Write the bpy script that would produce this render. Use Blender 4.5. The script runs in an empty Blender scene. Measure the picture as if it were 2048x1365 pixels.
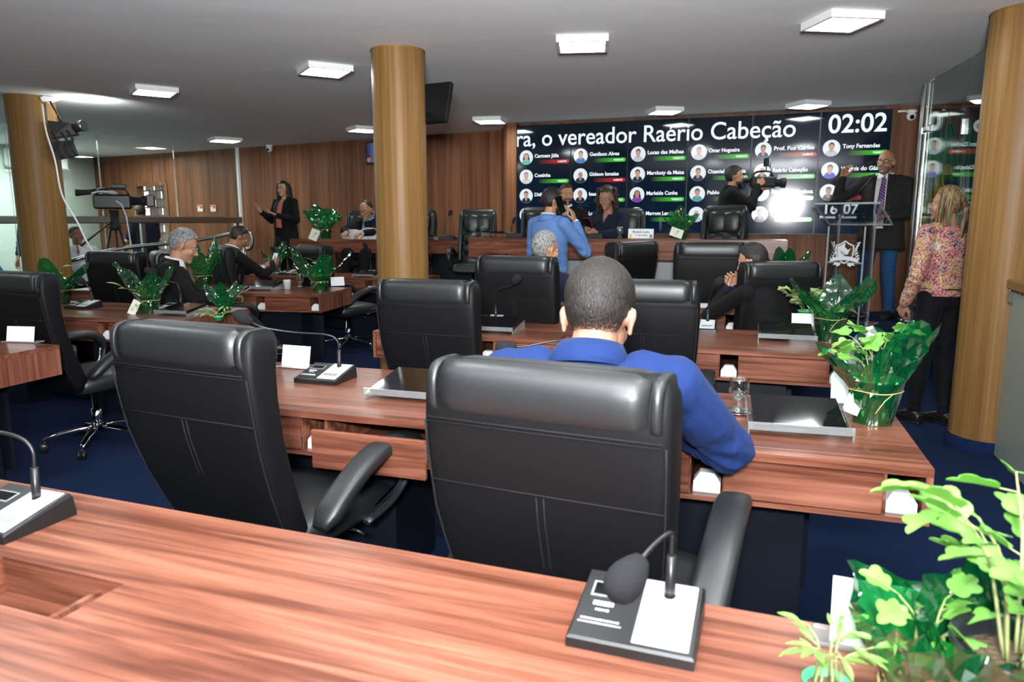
import bpy, bmesh, math, random
from mathutils import Vector, Matrix, Euler
from mathutils.bvhtree import BVHTree
random.seed(7)
SC = bpy.context.scene
COL = SC.collection
PI = math.pi

# ---------------------------------------------------------------- camera
F_PX, CX, CY, HOR, EYE = 1450.0, 1024.0, 682.5, 440.0, 1.42
PITCH = math.atan((CY - HOR) / F_PX)
cam_d = bpy.data.cameras.new('camera')
cam_d.sensor_width = 36.0
cam_d.lens = F_PX / 2048.0 * 36.0
cam_d.clip_start = 0.05
cam_d.dof.use_dof = True
cam_d.dof.focus_distance = 3.4
cam_d.dof.aperture_fstop = 5.0
cam = bpy.data.objects.new('camera', cam_d)
cam.location = (0, 0, EYE)
cam.rotation_euler = (PI / 2 - PITCH, 0, 0)
COL.objects.link(cam)
SC.camera = cam

# ---------------------------------------------------------------- world, lights, exposure
SC.view_settings.view_transform = 'Standard'
SC.view_settings.look = 'None'
SC.view_settings.exposure = 0.0
SC.view_settings.gamma = 1.0
SC.view_settings.use_curve_mapping = False
SC.cycles.max_bounces = 8
SC.cycles.caustics_reflective = False
SC.cycles.caustics_refractive = False
w = bpy.data.worlds.new('World')
SC.world = w
w.use_nodes = True
w.node_tree.nodes['Background'].inputs[0].default_value = (0.93, 0.97, 1.0, 1)
w.node_tree.nodes['Background'].inputs[1].default_value = 3.0

def area(name, loc, rot, size, power, color=(1, 1, 1), size_y=None):
    l = bpy.data.lights.new(name, 'AREA')
    l.energy = power
    l.color = color
    l.size = size
    if size_y:
        l.shape = 'RECTANGLE'
        l.size_y = size_y
    o = bpy.data.objects.new(name, l)
    o.location = loc
    o.rotation_euler = rot
    COL.objects.link(o)
    return o
# the photographer's own flash, tilted up above the lens
fl = bpy.data.lights.new('camera_flash', 'SPOT')
fl.energy = 820
fl.color = (1.0, 1.0, 1.0)
fl.spot_size = math.radians(120)
fl.spot_blend = 1.0
fl.shadow_soft_size = 0.05
flash = bpy.data.objects.new('camera_flash', fl)
flash.location = (0.03, -0.06, EYE + 0.24)
flash.rotation_euler = (PI / 2 + math.radians(39), 0, 0)
COL.objects.link(flash)
bounce = area('camera_flash_bounce', (-0.1, -0.5, EYE + 0.35), (PI - 1.0, 0, 0), 0.3, 110, (0.96, 1.0, 1.03))
# rear fill: unseen area light added behind the photographer for ambient
bounce = area('camera_flash_bounce', (-0.1, -0.5, EYE + 0.35), (PI - 0.80, 0, 0), 0.3, 260, (0.96, 1.0, 1.03))
rear = area('rear_fill_light', (-0.5, -3.4, 1.9), (PI / 2 + 0.1, 0, 0), 6.0, 20, (0.95, 0.98, 1.0), 1.3)
gallery = area('gallery_fill_light', (-6.9, 11.6, 2.54), (0, 0, 0), 1.6, 140, (0.93, 1.0, 0.97), 3.2)  # area light added to brighten the gallery behind the left glass
LAMP_STRENGTH = 48.0

# ---------------------------------------------------------------- pixel -> point helpers (survey of the photograph)
def ray(px, py):
    dx = (px - CX) / F_PX
    dz = -(py - CY) / F_PX
    return Vector((dx, math.cos(PITCH) + dz * math.sin(PITCH), -math.sin(PITCH) + dz * math.cos(PITCH)))
def G(px, py, z):
    r = ray(px, py)
    t = (z - EYE) / r.z
    return Vector((r.x * t, r.y * t, z))
def D(px, py, Y):
    r = ray(px, py)
    t = Y / r.y
    return Vector((r.x * t, Y, EYE + r.z * t))

# ---------------------------------------------------------------- object helpers
def props(o, label=None, cat=None, group=None, kind=None):
    if label: o['label'] = label
    if cat: o['category'] = cat
    if group: o['group'] = group
    if kind: o['kind'] = kind
    return o
def empty(name, loc=(0, 0, 0), yaw=0.0, label=None, cat=None, group=None, scale=1.0):
    o = bpy.data.objects.new(name, None)
    o.empty_display_size = 0.1
    o.location = loc
    o.rotation_euler = (0, 0, yaw)
    o.scale = (scale,) * 3
    COL.objects.link(o)
    return props(o, label, cat, group)
def dup(root, loc=None, yaw=None, label=None, group=None, scale=None, skip=()):
    kids = {}
    def cp(o, parent):
        c = o.copy()
        COL.objects.link(c)
        if parent: c.parent = parent
        for ch in o.children:
            if ch.name.split('.')[0] in skip: continue
            cp(ch, c)
        return c
    r = cp(root, None)
    if loc is not None: r.location = loc
    if yaw is not None: r.rotation_euler = (0, 0, yaw)
    if scale is not None: r.scale = (scale,) * 3
    if label: r['label'] = label
    if group: r['group'] = group
    return r

def frames(pts):
    pts = [Vector(p) for p in pts]
    tang = []
    for i in range(len(pts)):
        a = pts[max(i - 1, 0)]; b = pts[min(i + 1, len(pts) - 1)]
        t = (b - a)
        tang.append(t.normalized() if t.length > 1e-9 else Vector((0, 0, 1)))
    t0 = tang[0]
    up = Vector((0, 0, 1)) if abs(t0.z) < 0.9 else Vector((1, 0, 0))
    n = (up - t0 * up.dot(t0)).normalized()
    out = []
    for i, t in enumerate(tang):
        if i:
            q = tang[i - 1].rotation_difference(t)
            n = q @ n
            n = (n - t * n.dot(t)).normalized()
        out.append((pts[i], t, n, t.cross(n)))
    return out
def smooth_path(pts, k=4):
    """Catmull-Rom through the points"""
    P = [Vector(p) for p in pts]
    if len(P) < 3: return P
    out = []
    for i in range(len(P) - 1):
        p0 = P[i - 1] if i else P[i] * 2 - P[i + 1]
        p1, p2 = P[i], P[i + 1]
        p3 = P[i + 2] if i + 2 < len(P) else P[i + 1] * 2 - P[i]
        for j in range(k):
            t = j / k
            out.append(0.5 * ((2 * p1) + (-p0 + p2) * t + (2 * p0 - 5 * p1 + 4 * p2 - p3) * t * t + (-p0 + 3 * p1 - 3 * p2 + p3) * t ** 3))
    out.append(P[-1])
    return out
def sring(c, ax, ay, n=24, e=2.0):
    c, ax, ay = Vector(c), Vector(ax), Vector(ay)
    r = []
    for i in range(n):
        a = 2 * PI * i / n
        ca, sa = math.cos(a), math.sin(a)
        r.append(c + ax * math.copysign(abs(ca) ** (2 / e), ca) + ay * math.copysign(abs(sa) ** (2 / e), sa))
    return r

class MB:
    def __init__(s):
        s.v = []; s.f = []; s.m = []; s.s = []
    def add(s, vs, fs, m=0, smooth=False, M=None):
        b = len(s.v)
        for v in vs:
            v = Vector(v)
            s.v.append(M @ v if M else v)
        for f in fs:
            s.f.append([b + i for i in f]); s.m.append(m); s.s.append(smooth)
        return s
    def box(s, c, d, M=None, m=0, b=0.0):
        x, y, z = d[0] / 2, d[1] / 2, d[2] / 2
        T = Matrix.Translation(Vector(c))
        if M: T = M @ T
        if b <= 0:
            vs = [(sx * x, sy * y, sz * z) for sx in (-1, 1) for sy in (-1, 1) for sz in (-1, 1)]
            fs = [(0, 1, 3, 2), (4, 6, 7, 5), (0, 4, 5, 1), (2, 3, 7, 6), (0, 2, 6, 4), (1, 5, 7, 3)]
            return s.add(vs, fs, m, False, T)
        b = min(b, x * .95, y * .95, z * .95)
        P = []
        for sx in (-1, 1):
            for sy in (-1, 1):
                for sz in (-1, 1):
                    P += [(sx * (x - b), sy * (y - b), sz * z), (sx * (x - b), sy * y, sz * (z - b)), (sx * x, sy * (y - b), sz * (z - b))]
        return s.hull(P, m, T)
    def bx(s, x0, x1, y0, y1, z0, z1, M=None, m=0, b=0.0):
        return s.box(((x0 + x1) / 2, (y0 + y1) / 2, (z0 + z1) / 2), (x1 - x0, y1 - y0, z1 - z0), M, m, b)
    def hull(s, P, m=0, M=None, smooth=False):
        bm = bmesh.new()
        for p in P: bm.verts.new(p)
        r = bmesh.ops.convex_hull(bm, input=bm.verts)
        bmesh.ops.delete(bm, geom=[g for g in r['geom_interior'] if isinstance(g, bmesh.types.BMVert)], context='VERTS')
        bmesh.ops.dissolve_limit(bm, angle_limit=0.01, verts=bm.verts, edges=bm.edges)
        bm.verts.ensure_lookup_table(); bm.verts.index_update()
        s.add([v.co.copy() for v in bm.verts], [[v.index for v in f.verts] for f in bm.faces], m, smooth, M)
        bm.free()
        return s
    def loft(s, rings, m=0, smooth=True, cap=True, M=None, closed=False):
        n = len(rings[0])
        vs = [p for r in rings for p in r]
        fs = []
        L = len(rings)
        for i in range(L if closed else L - 1):
            j = (i + 1) % L
            for k in range(n):
                k2 = (k + 1) % n
                fs.append((i * n + k, i * n + k2, j * n + k2, j * n + k))
        s.add(vs, fs, m, smooth, M)
        if cap and not closed:
            b = len(s.v) - len(vs)
            s.f.append([b + k for k in range(n)][::-1]); s.m.append(m); s.s.append(False)
            s.f.append([b + (L - 1) * n + k for k in range(n)]); s.m.append(m); s.s.append(False)
        return s
    def tube(s, pts, r, n=10, m=0, cap=True, M=None, e=2.0, flat=1.0):
        fr = frames(pts)
        rings = []
        for i, (p, t, a, b) in enumerate(fr):
            rr = r[i] if isinstance(r, (list, tuple)) else r
            rings.append(sring(p, b * rr, a * rr * flat, n, e))
        return s.loft(rings, m, True, cap, M)
    def lathe(s, prof, n=24, m=0, M=None, smooth=True, cap=False):
        rings = [[Vector((r * math.cos(2 * PI * k / n), r * math.sin(2 * PI * k / n), z)) for k in range(n)] for r, z in prof]
        return s.loft(rings, m, smooth, cap, M)
    def ball(s, c, r, nu=16, nv=10, m=0, M=None):
        if isinstance(r, (int, float)): r = (r, r, r)
        c = Vector(c)
        vs = [c + Vector((0, 0, r[2]))]
        for i in range(1, nv):
            th = PI * i / nv
            for k in range(nu):
                ph = 2 * PI * k / nu
                vs.append(c + Vector((r[0] * math.sin(th) * math.cos(ph), r[1] * math.sin(th) * math.sin(ph), r[2] * math.cos(th))))
        vs.append(c - Vector((0, 0, r[2])))
        fs = [(0, 1 + k, 1 + (k + 1) % nu) for k in range(nu)]
        for i in range(nv - 2):
            for k in range(nu):
                a = 1 + i * nu + k; b_ = 1 + i * nu + (k + 1) % nu
                fs.append((a, a + nu, b_ + nu, b_))
        l = len(vs) - 1
        fs += [(l, 1 + (nv - 2) * nu + (k + 1) % nu, 1 + (nv - 2) * nu + k) for k in range(nu)]
        return s.add(vs, fs, m, True, M)
    def prism(s, poly, z0, z1, m=0, M=None):
        n = len(poly)
        vs = [(p[0], p[1], z0) for p in poly] + [(p[0], p[1], z1) for p in poly]
        fs = [list(range(n))[::-1], [n + i for i in range(n)]] + [(i, (i + 1) % n, n + (i + 1) % n, n + i) for i in range(n)]
        return s.add(vs, fs, m, False, M)
    def capsule(s, a, b, ra, rb=None, n=12, m=0):
        rb = ra if rb is None else rb
        a, b = Vector(a), Vector(b)
        t = (b - a)
        L = t.length
        t = t / L if L > 1e-6 else Vector((0, 0, 1))
        up = Vector((0, 0, 1)) if abs(t.z) < .9 else Vector((1, 0, 0))
        n1 = (up - t * up.dot(t)).normalized(); n2 = t.cross(n1)
        rings = []
        for q in (-80, -50, -20):
            q = math.radians(q); rings.append(sring(a + t * (ra * math.sin(q)), n2 * ra * math.cos(q), n1 * ra * math.cos(q), n))
        for q in (20, 50, 80):
            q = math.radians(q); rings.append(sring(b + t * (rb * math.sin(q)), n2 * rb * math.cos(q), n1 * rb * math.cos(q), n))
        return s.loft(rings, m)
    def mesh(s, name, mats):
        me = bpy.data.meshes.new(name)
        me.from_pydata([tuple(v) for v in s.v], [], s.f)
        for mt in (mats if isinstance(mats, (list, tuple)) else [mats]):
            me.materials.append(mt)
        me.polygons.foreach_set('material_index', s.m)
        me.polygons.foreach_set('use_smooth', s.s)
        bm = bmesh.new(); bm.from_mesh(me)
        bmesh.ops.recalc_face_normals(bm, faces=bm.faces)
        bm.to_mesh(me); bm.free()
        me.update()
        return me
    def build(s, name, mats, parent=None, loc=None, yaw=None, **pr):
        o = bpy.data.objects.new(name, s.mesh(name, mats))
        COL.objects.link(o)
        if parent is not None: o.parent = parent
        if loc is not None: o.location = loc
        if yaw is not None: o.rotation_euler = (0, 0, yaw)
        return props(o, **pr)

# ---------------------------------------------------------------- materials
def newmat(name):
    m = bpy.data.materials.new(name)
    m.use_nodes = True
    nt = m.node_tree
    return m, nt, nt.nodes['Principled BSDF'], nt.nodes['Material Output']
def mat(name, col, rough=0.5, metal=0.0, spec=0.5, emit=None, es=0.0, bump=None, coat=0.0, sheen=0.0):
    m, nt, b, out = newmat(name)
    b.inputs['Base Color'].default_value = (*col, 1)
    b.inputs['Roughness'].default_value = rough
    b.inputs['Metallic'].default_value = metal
    b.inputs['Specular IOR Level'].default_value = spec
    b.inputs['Coat Weight'].default_value = coat
    b.inputs['Sheen Weight'].default_value = sheen
    if emit:
        b.inputs['Emission Color'].default_value = (*emit, 1)
        b.inputs['Emission Strength'].default_value = es
    if bump:
        tc = nt.nodes.new('ShaderNodeTexCoord')
        no = nt.nodes.new('ShaderNodeTexNoise')
        no.inputs['Scale'].default_value = bump[0]
        no.inputs['Detail'].default_value = 4
        bp = nt.nodes.new('ShaderNodeBump')
        bp.inputs['Strength'].default_value = bump[1]
        bp.inputs['Distance'].default_value = bump[2] if len(bump) > 2 else 0.01
        nt.links.new(tc.outputs['Object'], no.inputs['Vector'])
        nt.links.new(no.outputs['Fac'], bp.inputs['Height'])
        nt.links.new(bp.outputs['Normal'], b.inputs['Normal'])
    return m
def ramp(nt, stops):
    r = nt.nodes.new('ShaderNodeValToRGB')
    e = r.color_ramp.elements
    while len(e) < len(stops): e.new(0.5)
    for i, (p, c) in enumerate(stops):
        e[i].position = p
        e[i].color = (*c, 1)
    return r
def wood(name, cols, grain=(1.2, 30, 30), ring=(0.5, 6, 6), rough=0.35, coat=0.0, distort=1.5, mixf=0.5, spec=0.5):
    """streaky grain running along the axis whose scale is smallest, plus slow figure"""
    m, nt, b, out = newmat(name)
    tc = nt.nodes.new('ShaderNodeTexCoord')
    oi = nt.nodes.new('ShaderNodeObjectInfo')
    mul = nt.nodes.new('ShaderNodeVectorMath'); mul.operation = 'SCALE'
    cmb = nt.nodes.new('ShaderNodeCombineXYZ')
    for k in range(3): nt.links.new(oi.outputs['Random'], cmb.inputs[k])
    nt.links.new(cmb.outputs[0], mul.inputs[0]); mul.inputs['Scale'].default_value = 7.0
    ad = nt.nodes.new('ShaderNodeVectorMath'); ad.operation = 'ADD'
    nt.links.new(tc.outputs['Object'], ad.inputs[0]); nt.links.new(mul.outputs[0], ad.inputs[1])
    def noise(sc, det, dist):
        mp = nt.nodes.new('ShaderNodeMapping')
        mp.inputs['Scale'].default_value = sc
        n = nt.nodes.new('ShaderNodeTexNoise')
        n.inputs['Scale'].default_value = 1.0
        n.inputs['Detail'].default_value = det
        n.inputs['Roughness'].default_value = 0.6
        n.inputs['Distortion'].default_value = dist
        nt.links.new(ad.outputs[0], mp.inputs['Vector'])
        nt.links.new(mp.outputs[0], n.inputs['Vector'])
        return n
    n1 = noise(grain, 6, 0.3)
    n2 = noise(ring, 3, distort)
    mx = nt.nodes.new('ShaderNodeMix'); mx.data_type = 'FLOAT'
    mx.inputs[0].default_value = mixf
    nt.links.new(n1.outputs['Fac'], mx.inputs[2]); nt.links.new(n2.outputs['Fac'], mx.inputs[3])
    r = ramp(nt, cols)
    nt.links.new(mx.outputs[0], r.inputs[0])
    nt.links.new(r.outputs[0], b.inputs['Base Color'])
    b.inputs['Roughness'].default_value = rough
    b.inputs['Coat Weight'].default_value = coat
    b.inputs['Coat Roughness'].default_value = 0.15
    b.inputs['Specular IOR Level'].default_value = spec
    return m
def two_sided_ior(nt, fr, ior):
    """a thin sheet reflects alike from both of its sides"""
    g = nt.nodes.new('ShaderNodeNewGeometry')
    m = nt.nodes.new('ShaderNodeMix'); m.data_type = 'FLOAT'
    m.inputs[2].default_value = ior; m.inputs[3].default_value = 1.0 / ior
    nt.links.new(g.outputs['Backfacing'], m.inputs[0])
    nt.links.new(m.outputs[0], fr.inputs['IOR'])
def clear(name, tint=(1, 1, 1), refl=(1, 1, 1), rough=0.0, ior=1.45, boost=1.0, dens=0.0, body=(0.5, 0.5, 0.5)):
    """pane: transparent body with fresnel reflection, optionally partly diffuse (frosting)"""
    m, nt, b, out = newmat(name)
    nt.nodes.remove(b)
    tr = nt.nodes.new('ShaderNodeBsdfTransparent'); tr.inputs[0].default_value = (*tint, 1)
    gl = nt.nodes.new('ShaderNodeBsdfGlossy'); gl.inputs[0].default_value = (*refl, 1); gl.inputs['Roughness'].default_value = rough
    fr = nt.nodes.new('ShaderNodeFresnel'); two_sided_ior(nt, fr, ior)
    mu = nt.nodes.new('ShaderNodeMath'); mu.operation = 'MULTIPLY'; mu.inputs[1].default_value = boost; mu.use_clamp = True
    nt.links.new(fr.outputs[0], mu.inputs[0])
    mx = nt.nodes.new('ShaderNodeMixShader')
    base = tr.outputs[0]
    if dens > 0:
        df = nt.nodes.new('ShaderNodeBsdfDiffuse'); df.inputs[0].default_value = (*body, 1)
        m2 = nt.nodes.new('ShaderNodeMixShader'); m2.inputs[0].default_value = dens
        nt.links.new(tr.outputs[0], m2.inputs[1]); nt.links.new(df.outputs[0], m2.inputs[2])
        base = m2.outputs[0]
    nt.links.new(mu.outputs[0], mx.inputs[0])
    nt.links.new(base, mx.inputs[1]); nt.links.new(gl.outputs[0], mx.inputs[2])
    nt.links.new(mx.outputs[0], out.inputs['Surface'])
    return m

DESK_COLS = [(0.30, (0.036, 0.010, 0.006)), (0.43, (0.098, 0.031, 0.018)), (0.52, (0.175, 0.062, 0.037)), (0.68, (0.285, 0.118, 0.074))]
M_desk = wood('desk_laminate', DESK_COLS, (1.6, 55, 55), (0.55, 9, 9), 0.30, 0.05, 2.2, 0.55, .25)
M_end = wood('desk_end_laminate', DESK_COLS, (40, 40, 1.6), (8, 8, 0.6), 0.33, 0.0, 1.5, 0.5, .2)
WALL_COLS = [(0.30, (0.068, 0.025, 0.012)), (0.46, (0.142, 0.058, 0.029)), (0.56, (0.200, 0.085, 0.043)), (0.72, (0.280, 0.128, 0.066))]
M_wall = wood('wall_panelling', WALL_COLS, (26, 26, 0.55), (4, 4, 0.25), 0.45, 0.0, 1.2, 0.45, .10)
COLUMN_COLS = [(0.25, (0.11, 0.053, 0.016)), (0.45, (0.19, 0.098, 0.031)), (0.6, (0.25, 0.137, 0.045)), (0.8, (0.32, 0.187, 0.068))]
M_column = wood('column_veneer', COLUMN_COLS, (45, 45, 0.8), (7, 7, 0.2), 0.42, 0.0, 0.6, 0.35, .2)
M_carpet = mat('navy_carpet', (0.0045, 0.013, 0.048), 0.95, spec=0.15, bump=(260, 0.5, 0.01))
M_leather = mat('black_leather', (0.0105, 0.0115, 0.0125), 0.42, spec=0.62, bump=(300, 0.06, 0.003))
M_backpanel = mat('dull_back_panel', (0.0055, 0.0055, 0.0062), 0.5, spec=0.16, bump=(420, 0.12, 0.003))  # back finish darker and less glossy than the headrest leather
M_leather2 = mat('tufted_leather', (0.010, 0.012, 0.011), 0.38, spec=0.5, bump=(60, 0.25, 0.01))
M_stitch = mat('grey_thread', (0.013, 0.013, 0.014), 0.8, spec=.15)
M_black = mat('black_plastic', (0.010, 0.010, 0.011), 0.35)
M_satin = mat('matte_black', (0.012, 0.012, 0.013), 0.7)
M_foam = mat('mic_foam', (0.016, 0.016, 0.018), 0.95, spec=0.2, bump=(900, 0.6, 0.003))
M_chrome = mat('chrome', (0.80, 0.81, 0.82), 0.08, 1.0)
M_steel = mat('brushed_steel', (0.46, 0.45, 0.42), 0.28, 1.0)
M_silver = mat('silver_plate', (0.62, 0.66, 0.66), 0.4, 0.2)
M_white = mat('white_plastic', (0.80, 0.82, 0.83), 0.4)
M_paper = mat('white_paper', (0.86, 0.87, 0.88), 0.7)
M_ceiling = mat('ceiling_paint', (0.84, 0.85, 0.86), 0.85, spec=0.2, bump=(1.4, 0.25, 0.03))
M_paint = mat('pale_wall_paint', (0.56, 0.68, 0.60), 0.7)
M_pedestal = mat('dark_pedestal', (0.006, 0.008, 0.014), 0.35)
M_grey = mat('grey_panel', (0.22, 0.235, 0.24), 0.5)
M_glass = clear('partition_glass', (0.90, 0.935, 0.915), (0.95, 1, 0.97), 0.0, 1.5, 1.1)
M_frost = clear('frosted_glass', (0.50, 0.56, 0.52), (0.9, 1, 0.95), 0.25, 1.45, 0.9, 0.62, (0.36, 0.41, 0.37))
M_acrylic = clear('clear_acrylic', (0.93, 0.94, 0.94), (1, 1, 1), 0.02, 1.49, 1.3)
M_acryledge = clear('acrylic_edge', (0.80, 0.82, 0.82), (1, 1, 1), 0.1, 1.49, 1.0, 0.20, (0.70, 0.74, 0.76))
M_lecedge = clear('lectern_edge', (0.85, 0.87, 0.88), (1, 1, 1), 0.08, 1.49, 1.5, 0.5, (0.80, 0.84, 0.86))
M_tablet = mat('glossy_black_screen', (0.004, 0.004, 0.005), 0.06, spec=0.5)
# ================================================================ the room
CEIL = 2.61
FLASHY = None
def struct(name, mb, mats, **k):
    return mb.build(name, mats, kind='structure', **k)
# main directions: rows and screens run at 20 degrees, the panelled wall at 28
WA = math.radians(-20.0)
c0 = G(1034, 262, 2.585)            # top left corner of the screens
S_L = Vector((0.10, 9.45, 0)); S_R = Vector((4.04, 8.00, 0))
sdir = (S_R - S_L).normalized(); snor = Vector((sdir.y, -sdir.x, 0))     # snor points to the room
wdir = Vector((-3.66, 2.02, 0)).normalized(); wnor = Vector((-wdir.y, wdir.x, 0)) * -1
if wnor.y > 0: wnor = -wnor
W0 = Vector((-0.10, 10.05, 0))
def on_wall(px):
    r = ray(px, HOR); r = Vector((r.x, r.y, 0))
    # intersect W0 + s*wdir with t*r
    det = wdir.x * (-r.y) - wdir.y * (-r.x)
    s_ = (-W0.x * (-r.y) + W0.y * (-r.x)) / det
    return W0 + wdir * s_, s_
def slab(mb, a, b, z0, z1, th, nor, m=0):
    """vertical slab from a to b, thickness th away from nor"""
    a, b, nor = Vector((a[0], a[1], 0)), Vector((b[0], b[1], 0)), Vector((nor[0], nor[1], 0))
    c, d = b - nor * th, a - nor * th
    mb.add([(p.x, p.y, z) for z in (z0, z1) for p in (a, b, c, d)],
           [(0, 1, 2, 3), (4, 5, 6, 7), (0, 1, 5, 4), (1, 2, 6, 5), (2, 3, 7, 6), (3, 0, 4, 7)], m)
    return mb
struct('floor', MB().bx(-10.2, 6.4, -3.8, 17.2, -0.1, 0), M_carpet)
struct('ceiling', MB().bx(-10.2, 6.4, -3.8, 17.2, CEIL, CEIL + 0.1), M_ceiling)
# panelled wall with the doorway to the bright lattice at its far left
pA, sA = on_wall(338); pB, sB = on_wall(277)
wl = MB()
slab(wl, W0 - wdir * 0.0, W0 + wdir * sA, 0, CEIL, 0.12, wnor)
slab(wl, W0 + wdir * sA, W0 + wdir * sB, 2.06, CEIL, 0.12, wnor)
slab(wl, W0 + wdir * sB, W0 + wdir * 9.5, 0, CEIL, 0.12, wnor)
wm = wl
struct('wall_back', wm, M_wall)
# wall behind the screens
ws = MB()
slab(ws, S_L - sdir * 0.13, S_R + sdir * 1.75, 0, CEIL, 0.15, snor)
slab(ws, S_L - sdir * 0.13 - snor * 0.05, W0 + snor * 0.02 + Vector((0.05, -0.05, 0)), 0, CEIL, 0.1, Vector((0.9, -0.3, 0)))
slab(ws, S_L - sdir * 0.13 + snor * 0.12, S_L - sdir * 0.005 + snor * 0.12, 0, CEIL, 0.13, snor)
struct('wall_screen', ws, M_wall)
wc = MB(); slab(wc, S_L + snor * 0.05, S_R + snor * 0.05, 0.42, 1.262, 0.06, snor)
struct('trim_wainscot', wc, M_wall)
# outer shell
PR = W0 + wdir * 9.30
struct('wall_left', slab(MB(), (PR.x + 0.1, PR.y + 0.3), (PR.x + 0.1, -3.8), 0, CEIL, 0.12, (1, 0)), M_paint)
struct('wall_right', slab(MB(), (6.1, 12), (6.1, -3.8), 0, CEIL, 0.12, (-1, 0)), mat('olive_paint', (0.20, 0.23, 0.20), 0.7))
struct('wall_rear', slab(MB(), (-9.5, -3.7), (6.3, -3.7), 0, CEIL, 0.12, (0, 1)), M_wall)
# lattice of pierced blocks beyond the doorway
lat = MB()
L0 = W0 + wdir * (sA - 0.8) - wnor * 0.75; 
Rl = Matrix.Translation(L0) @ Matrix.Rotation(math.atan2(wdir.y, wdir.x), 4, 'Z')
nx, nz, bw, bh = 12, 14, 0.21, 0.165
for i in range(nx):
    for k in range(nz):
        x, z = i * bw, k * bh
        lat.bx(x, x + bw, -.05, .05, z, z + 0.022 + 0.014 * random.random(), Rl)
        lat.bx(x - .02, x + 0.022, -.05, .05, z, z + bh, Rl)
        if (i + k) % 2: lat.bx(x + bw * .46, x + bw * .58, -.04, .04, z, z + bh, Rl)
struct('wall_lattice', lat, mat('lattice_render', (0.50, 0.46, 0.40), 0.9))
dj = MB()
for s_ in (sA, sB):
    slab(dj, W0 + wdir * (s_ - 0.03) + wnor * 0.02, W0 + wdir * (s_ + 0.03) + wnor * 0.02, 0, 2.09, 0.16, wnor)
slab(dj, W0 + wdir * sA + wnor * 0.02, W0 + wdir * sB + wnor * 0.02, 2.04, 2.12, 0.16, wnor)
struct('door_1', dj, M_wall)
# faint vertical door joint in the panelling near the interpreter
# ---------------- the raised platform
STG = 0.42
st = MB()
edge = [(3.75, 6.45), (2.95, 6.60), (2.62, 6.98), (-0.45, 8.05), (-0.55, 9.18), (-2.95, 9.70), (-4.3, 10.6)]
st.prism(edge + [(-4.35, 12.2), (W0.x, W0.y - 0.02), (0.0, 9.45), (4.4, 7.86), (5.5, 7.45), (5.5, 6.45)], 0.0, STG)
struct('floor_platform', st, M_carpet)

# ---------------- columns
def column(x, y, r, label, base=False):
    t = empty('column', (x, y, 0), 0, label, 'column')
    mb = MB(); mb.lathe([(r, 0), (r, CEIL)], 48)
    mb.build('shaft', M_column, t)
    if base:
        MB().lathe([(r + .012, 0.001), (r + .012, 0.085), (r, 0.085)], 48).build('skirting', M_carpet, t)
    MB().lathe([(r + .004, CEIL - 0.012), (r + .004, CEIL - 0.001)], 48).build('ceiling_ring', M_column, t)
    return t
COL_C = (-0.815, 5.44); COL_L = (-4.74, 7.42); COL_R = (3.0, 4.42)
column(*COL_C, 0.190, 'round oak veneer column in the middle with a television fixed behind it')
column(*COL_L, 0.215, 'round oak veneer column at the left with a camera rig hanging beside it')
column(*COL_R, 0.215, 'round oak veneer column at the right edge beside the frosted glass', True)

# ---------------- ceiling lights
M_diff = mat('lit_diffuser', (0.9, 0.9, 0.9), 0.5, emit=(0.93, 1.0, 0.97), es=LAMP_STRENGTH)
M_lampframe = mat('lamp_frame', (0.75, 0.76, 0.76), 0.35)
def lamp_parts(t):
    s, h = 0.17, 0.045
    f = MB()
    for a, b in (((-s, s), (-s, -s + .02)), ((-s, s), (s - .02, s)), ((-s, -s + .02), (-s + .02, s - .02)), ((s - .02, s), (-s + .02, s - .02))):
        f.bx(a[0], a[1], b[0], b[1], -h, 0)
    f.bx(-s + .02, s - .02, -s + .02, s - .02, -0.012, 0)
    f.build('frame', M_lampframe, t)
    MB().bx(-s + .021, s - .021, -s + .021, s - .021, -h + .004, -0.013).build('diffuser', M_diff, t)
lamps = [
 (1165, 90, -6, 'lit square ceiling light right of the middle column, nearest of its row', 1.0),
 (650, 142, 30, 'lit square ceiling light left of the middle column, turned cornerwise', 1.03),
 (308, 184, 35, 'lit square ceiling light nearest the left column', 1.05),
 (1683, 45, 8, 'lit square ceiling light at top right, largest in view', 0.98),
 (1330, 223, 8, 'lit square ceiling light in front of the third and fourth screens', 0.92),
 (1616, 211, 16, 'lit square ceiling light in front of the fifth screen', 0.92),
 (980, 242, -12, 'lit square ceiling light right behind the middle column by the first screen', 1.0),
 (728, 260, 33, 'lit square ceiling light half hidden behind the middle column', 1.05),
 (450, 281, 38, 'lit square ceiling light near the left end of the panelled wall', 1.15)]
lamp0 = None
for px, py, a, lb, sc in lamps:
    p = G(px, py, CEIL - 0.03); p.z = CEIL - 0.001
    if lamp0 is None:
        lamp0 = empty('ceiling_light', p, math.radians(a), lb, 'ceiling light', 'square ceiling lights'); lamp_parts(lamp0)
        lamp0.scale = (sc, sc, 1)
    else:
        d = dup(lamp0, p, math.radians(a), lb); d.scale = (sc, sc, 1)
# lights of the public gallery and of the part of the hall behind the photographer
for x, y, lb in [(-7.9, 12.2, 'lit ceiling light over the gallery behind the left glass, farthest in'), (-7.3, 9.0, 'lit ceiling light over the gallery near the white air conditioner'),
                 (4.9, 5.2, 'lit ceiling light behind the right glass partition near the platform'), (4.4, 3.0, 'lit ceiling light behind the right column')]:
    dup(lamp0, (x, y, CEIL - .001), 0.3, lb)
for x, y in ((-4.4, 4.1), (-2.45, 3.15), (-0.60, 2.35), (0.95, 1.75), (2.4, 1.25)):
    dup(lamp0, (x, y, CEIL - .001), 0.2, 'lit square ceiling light above the rear rows, outside the view')

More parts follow.
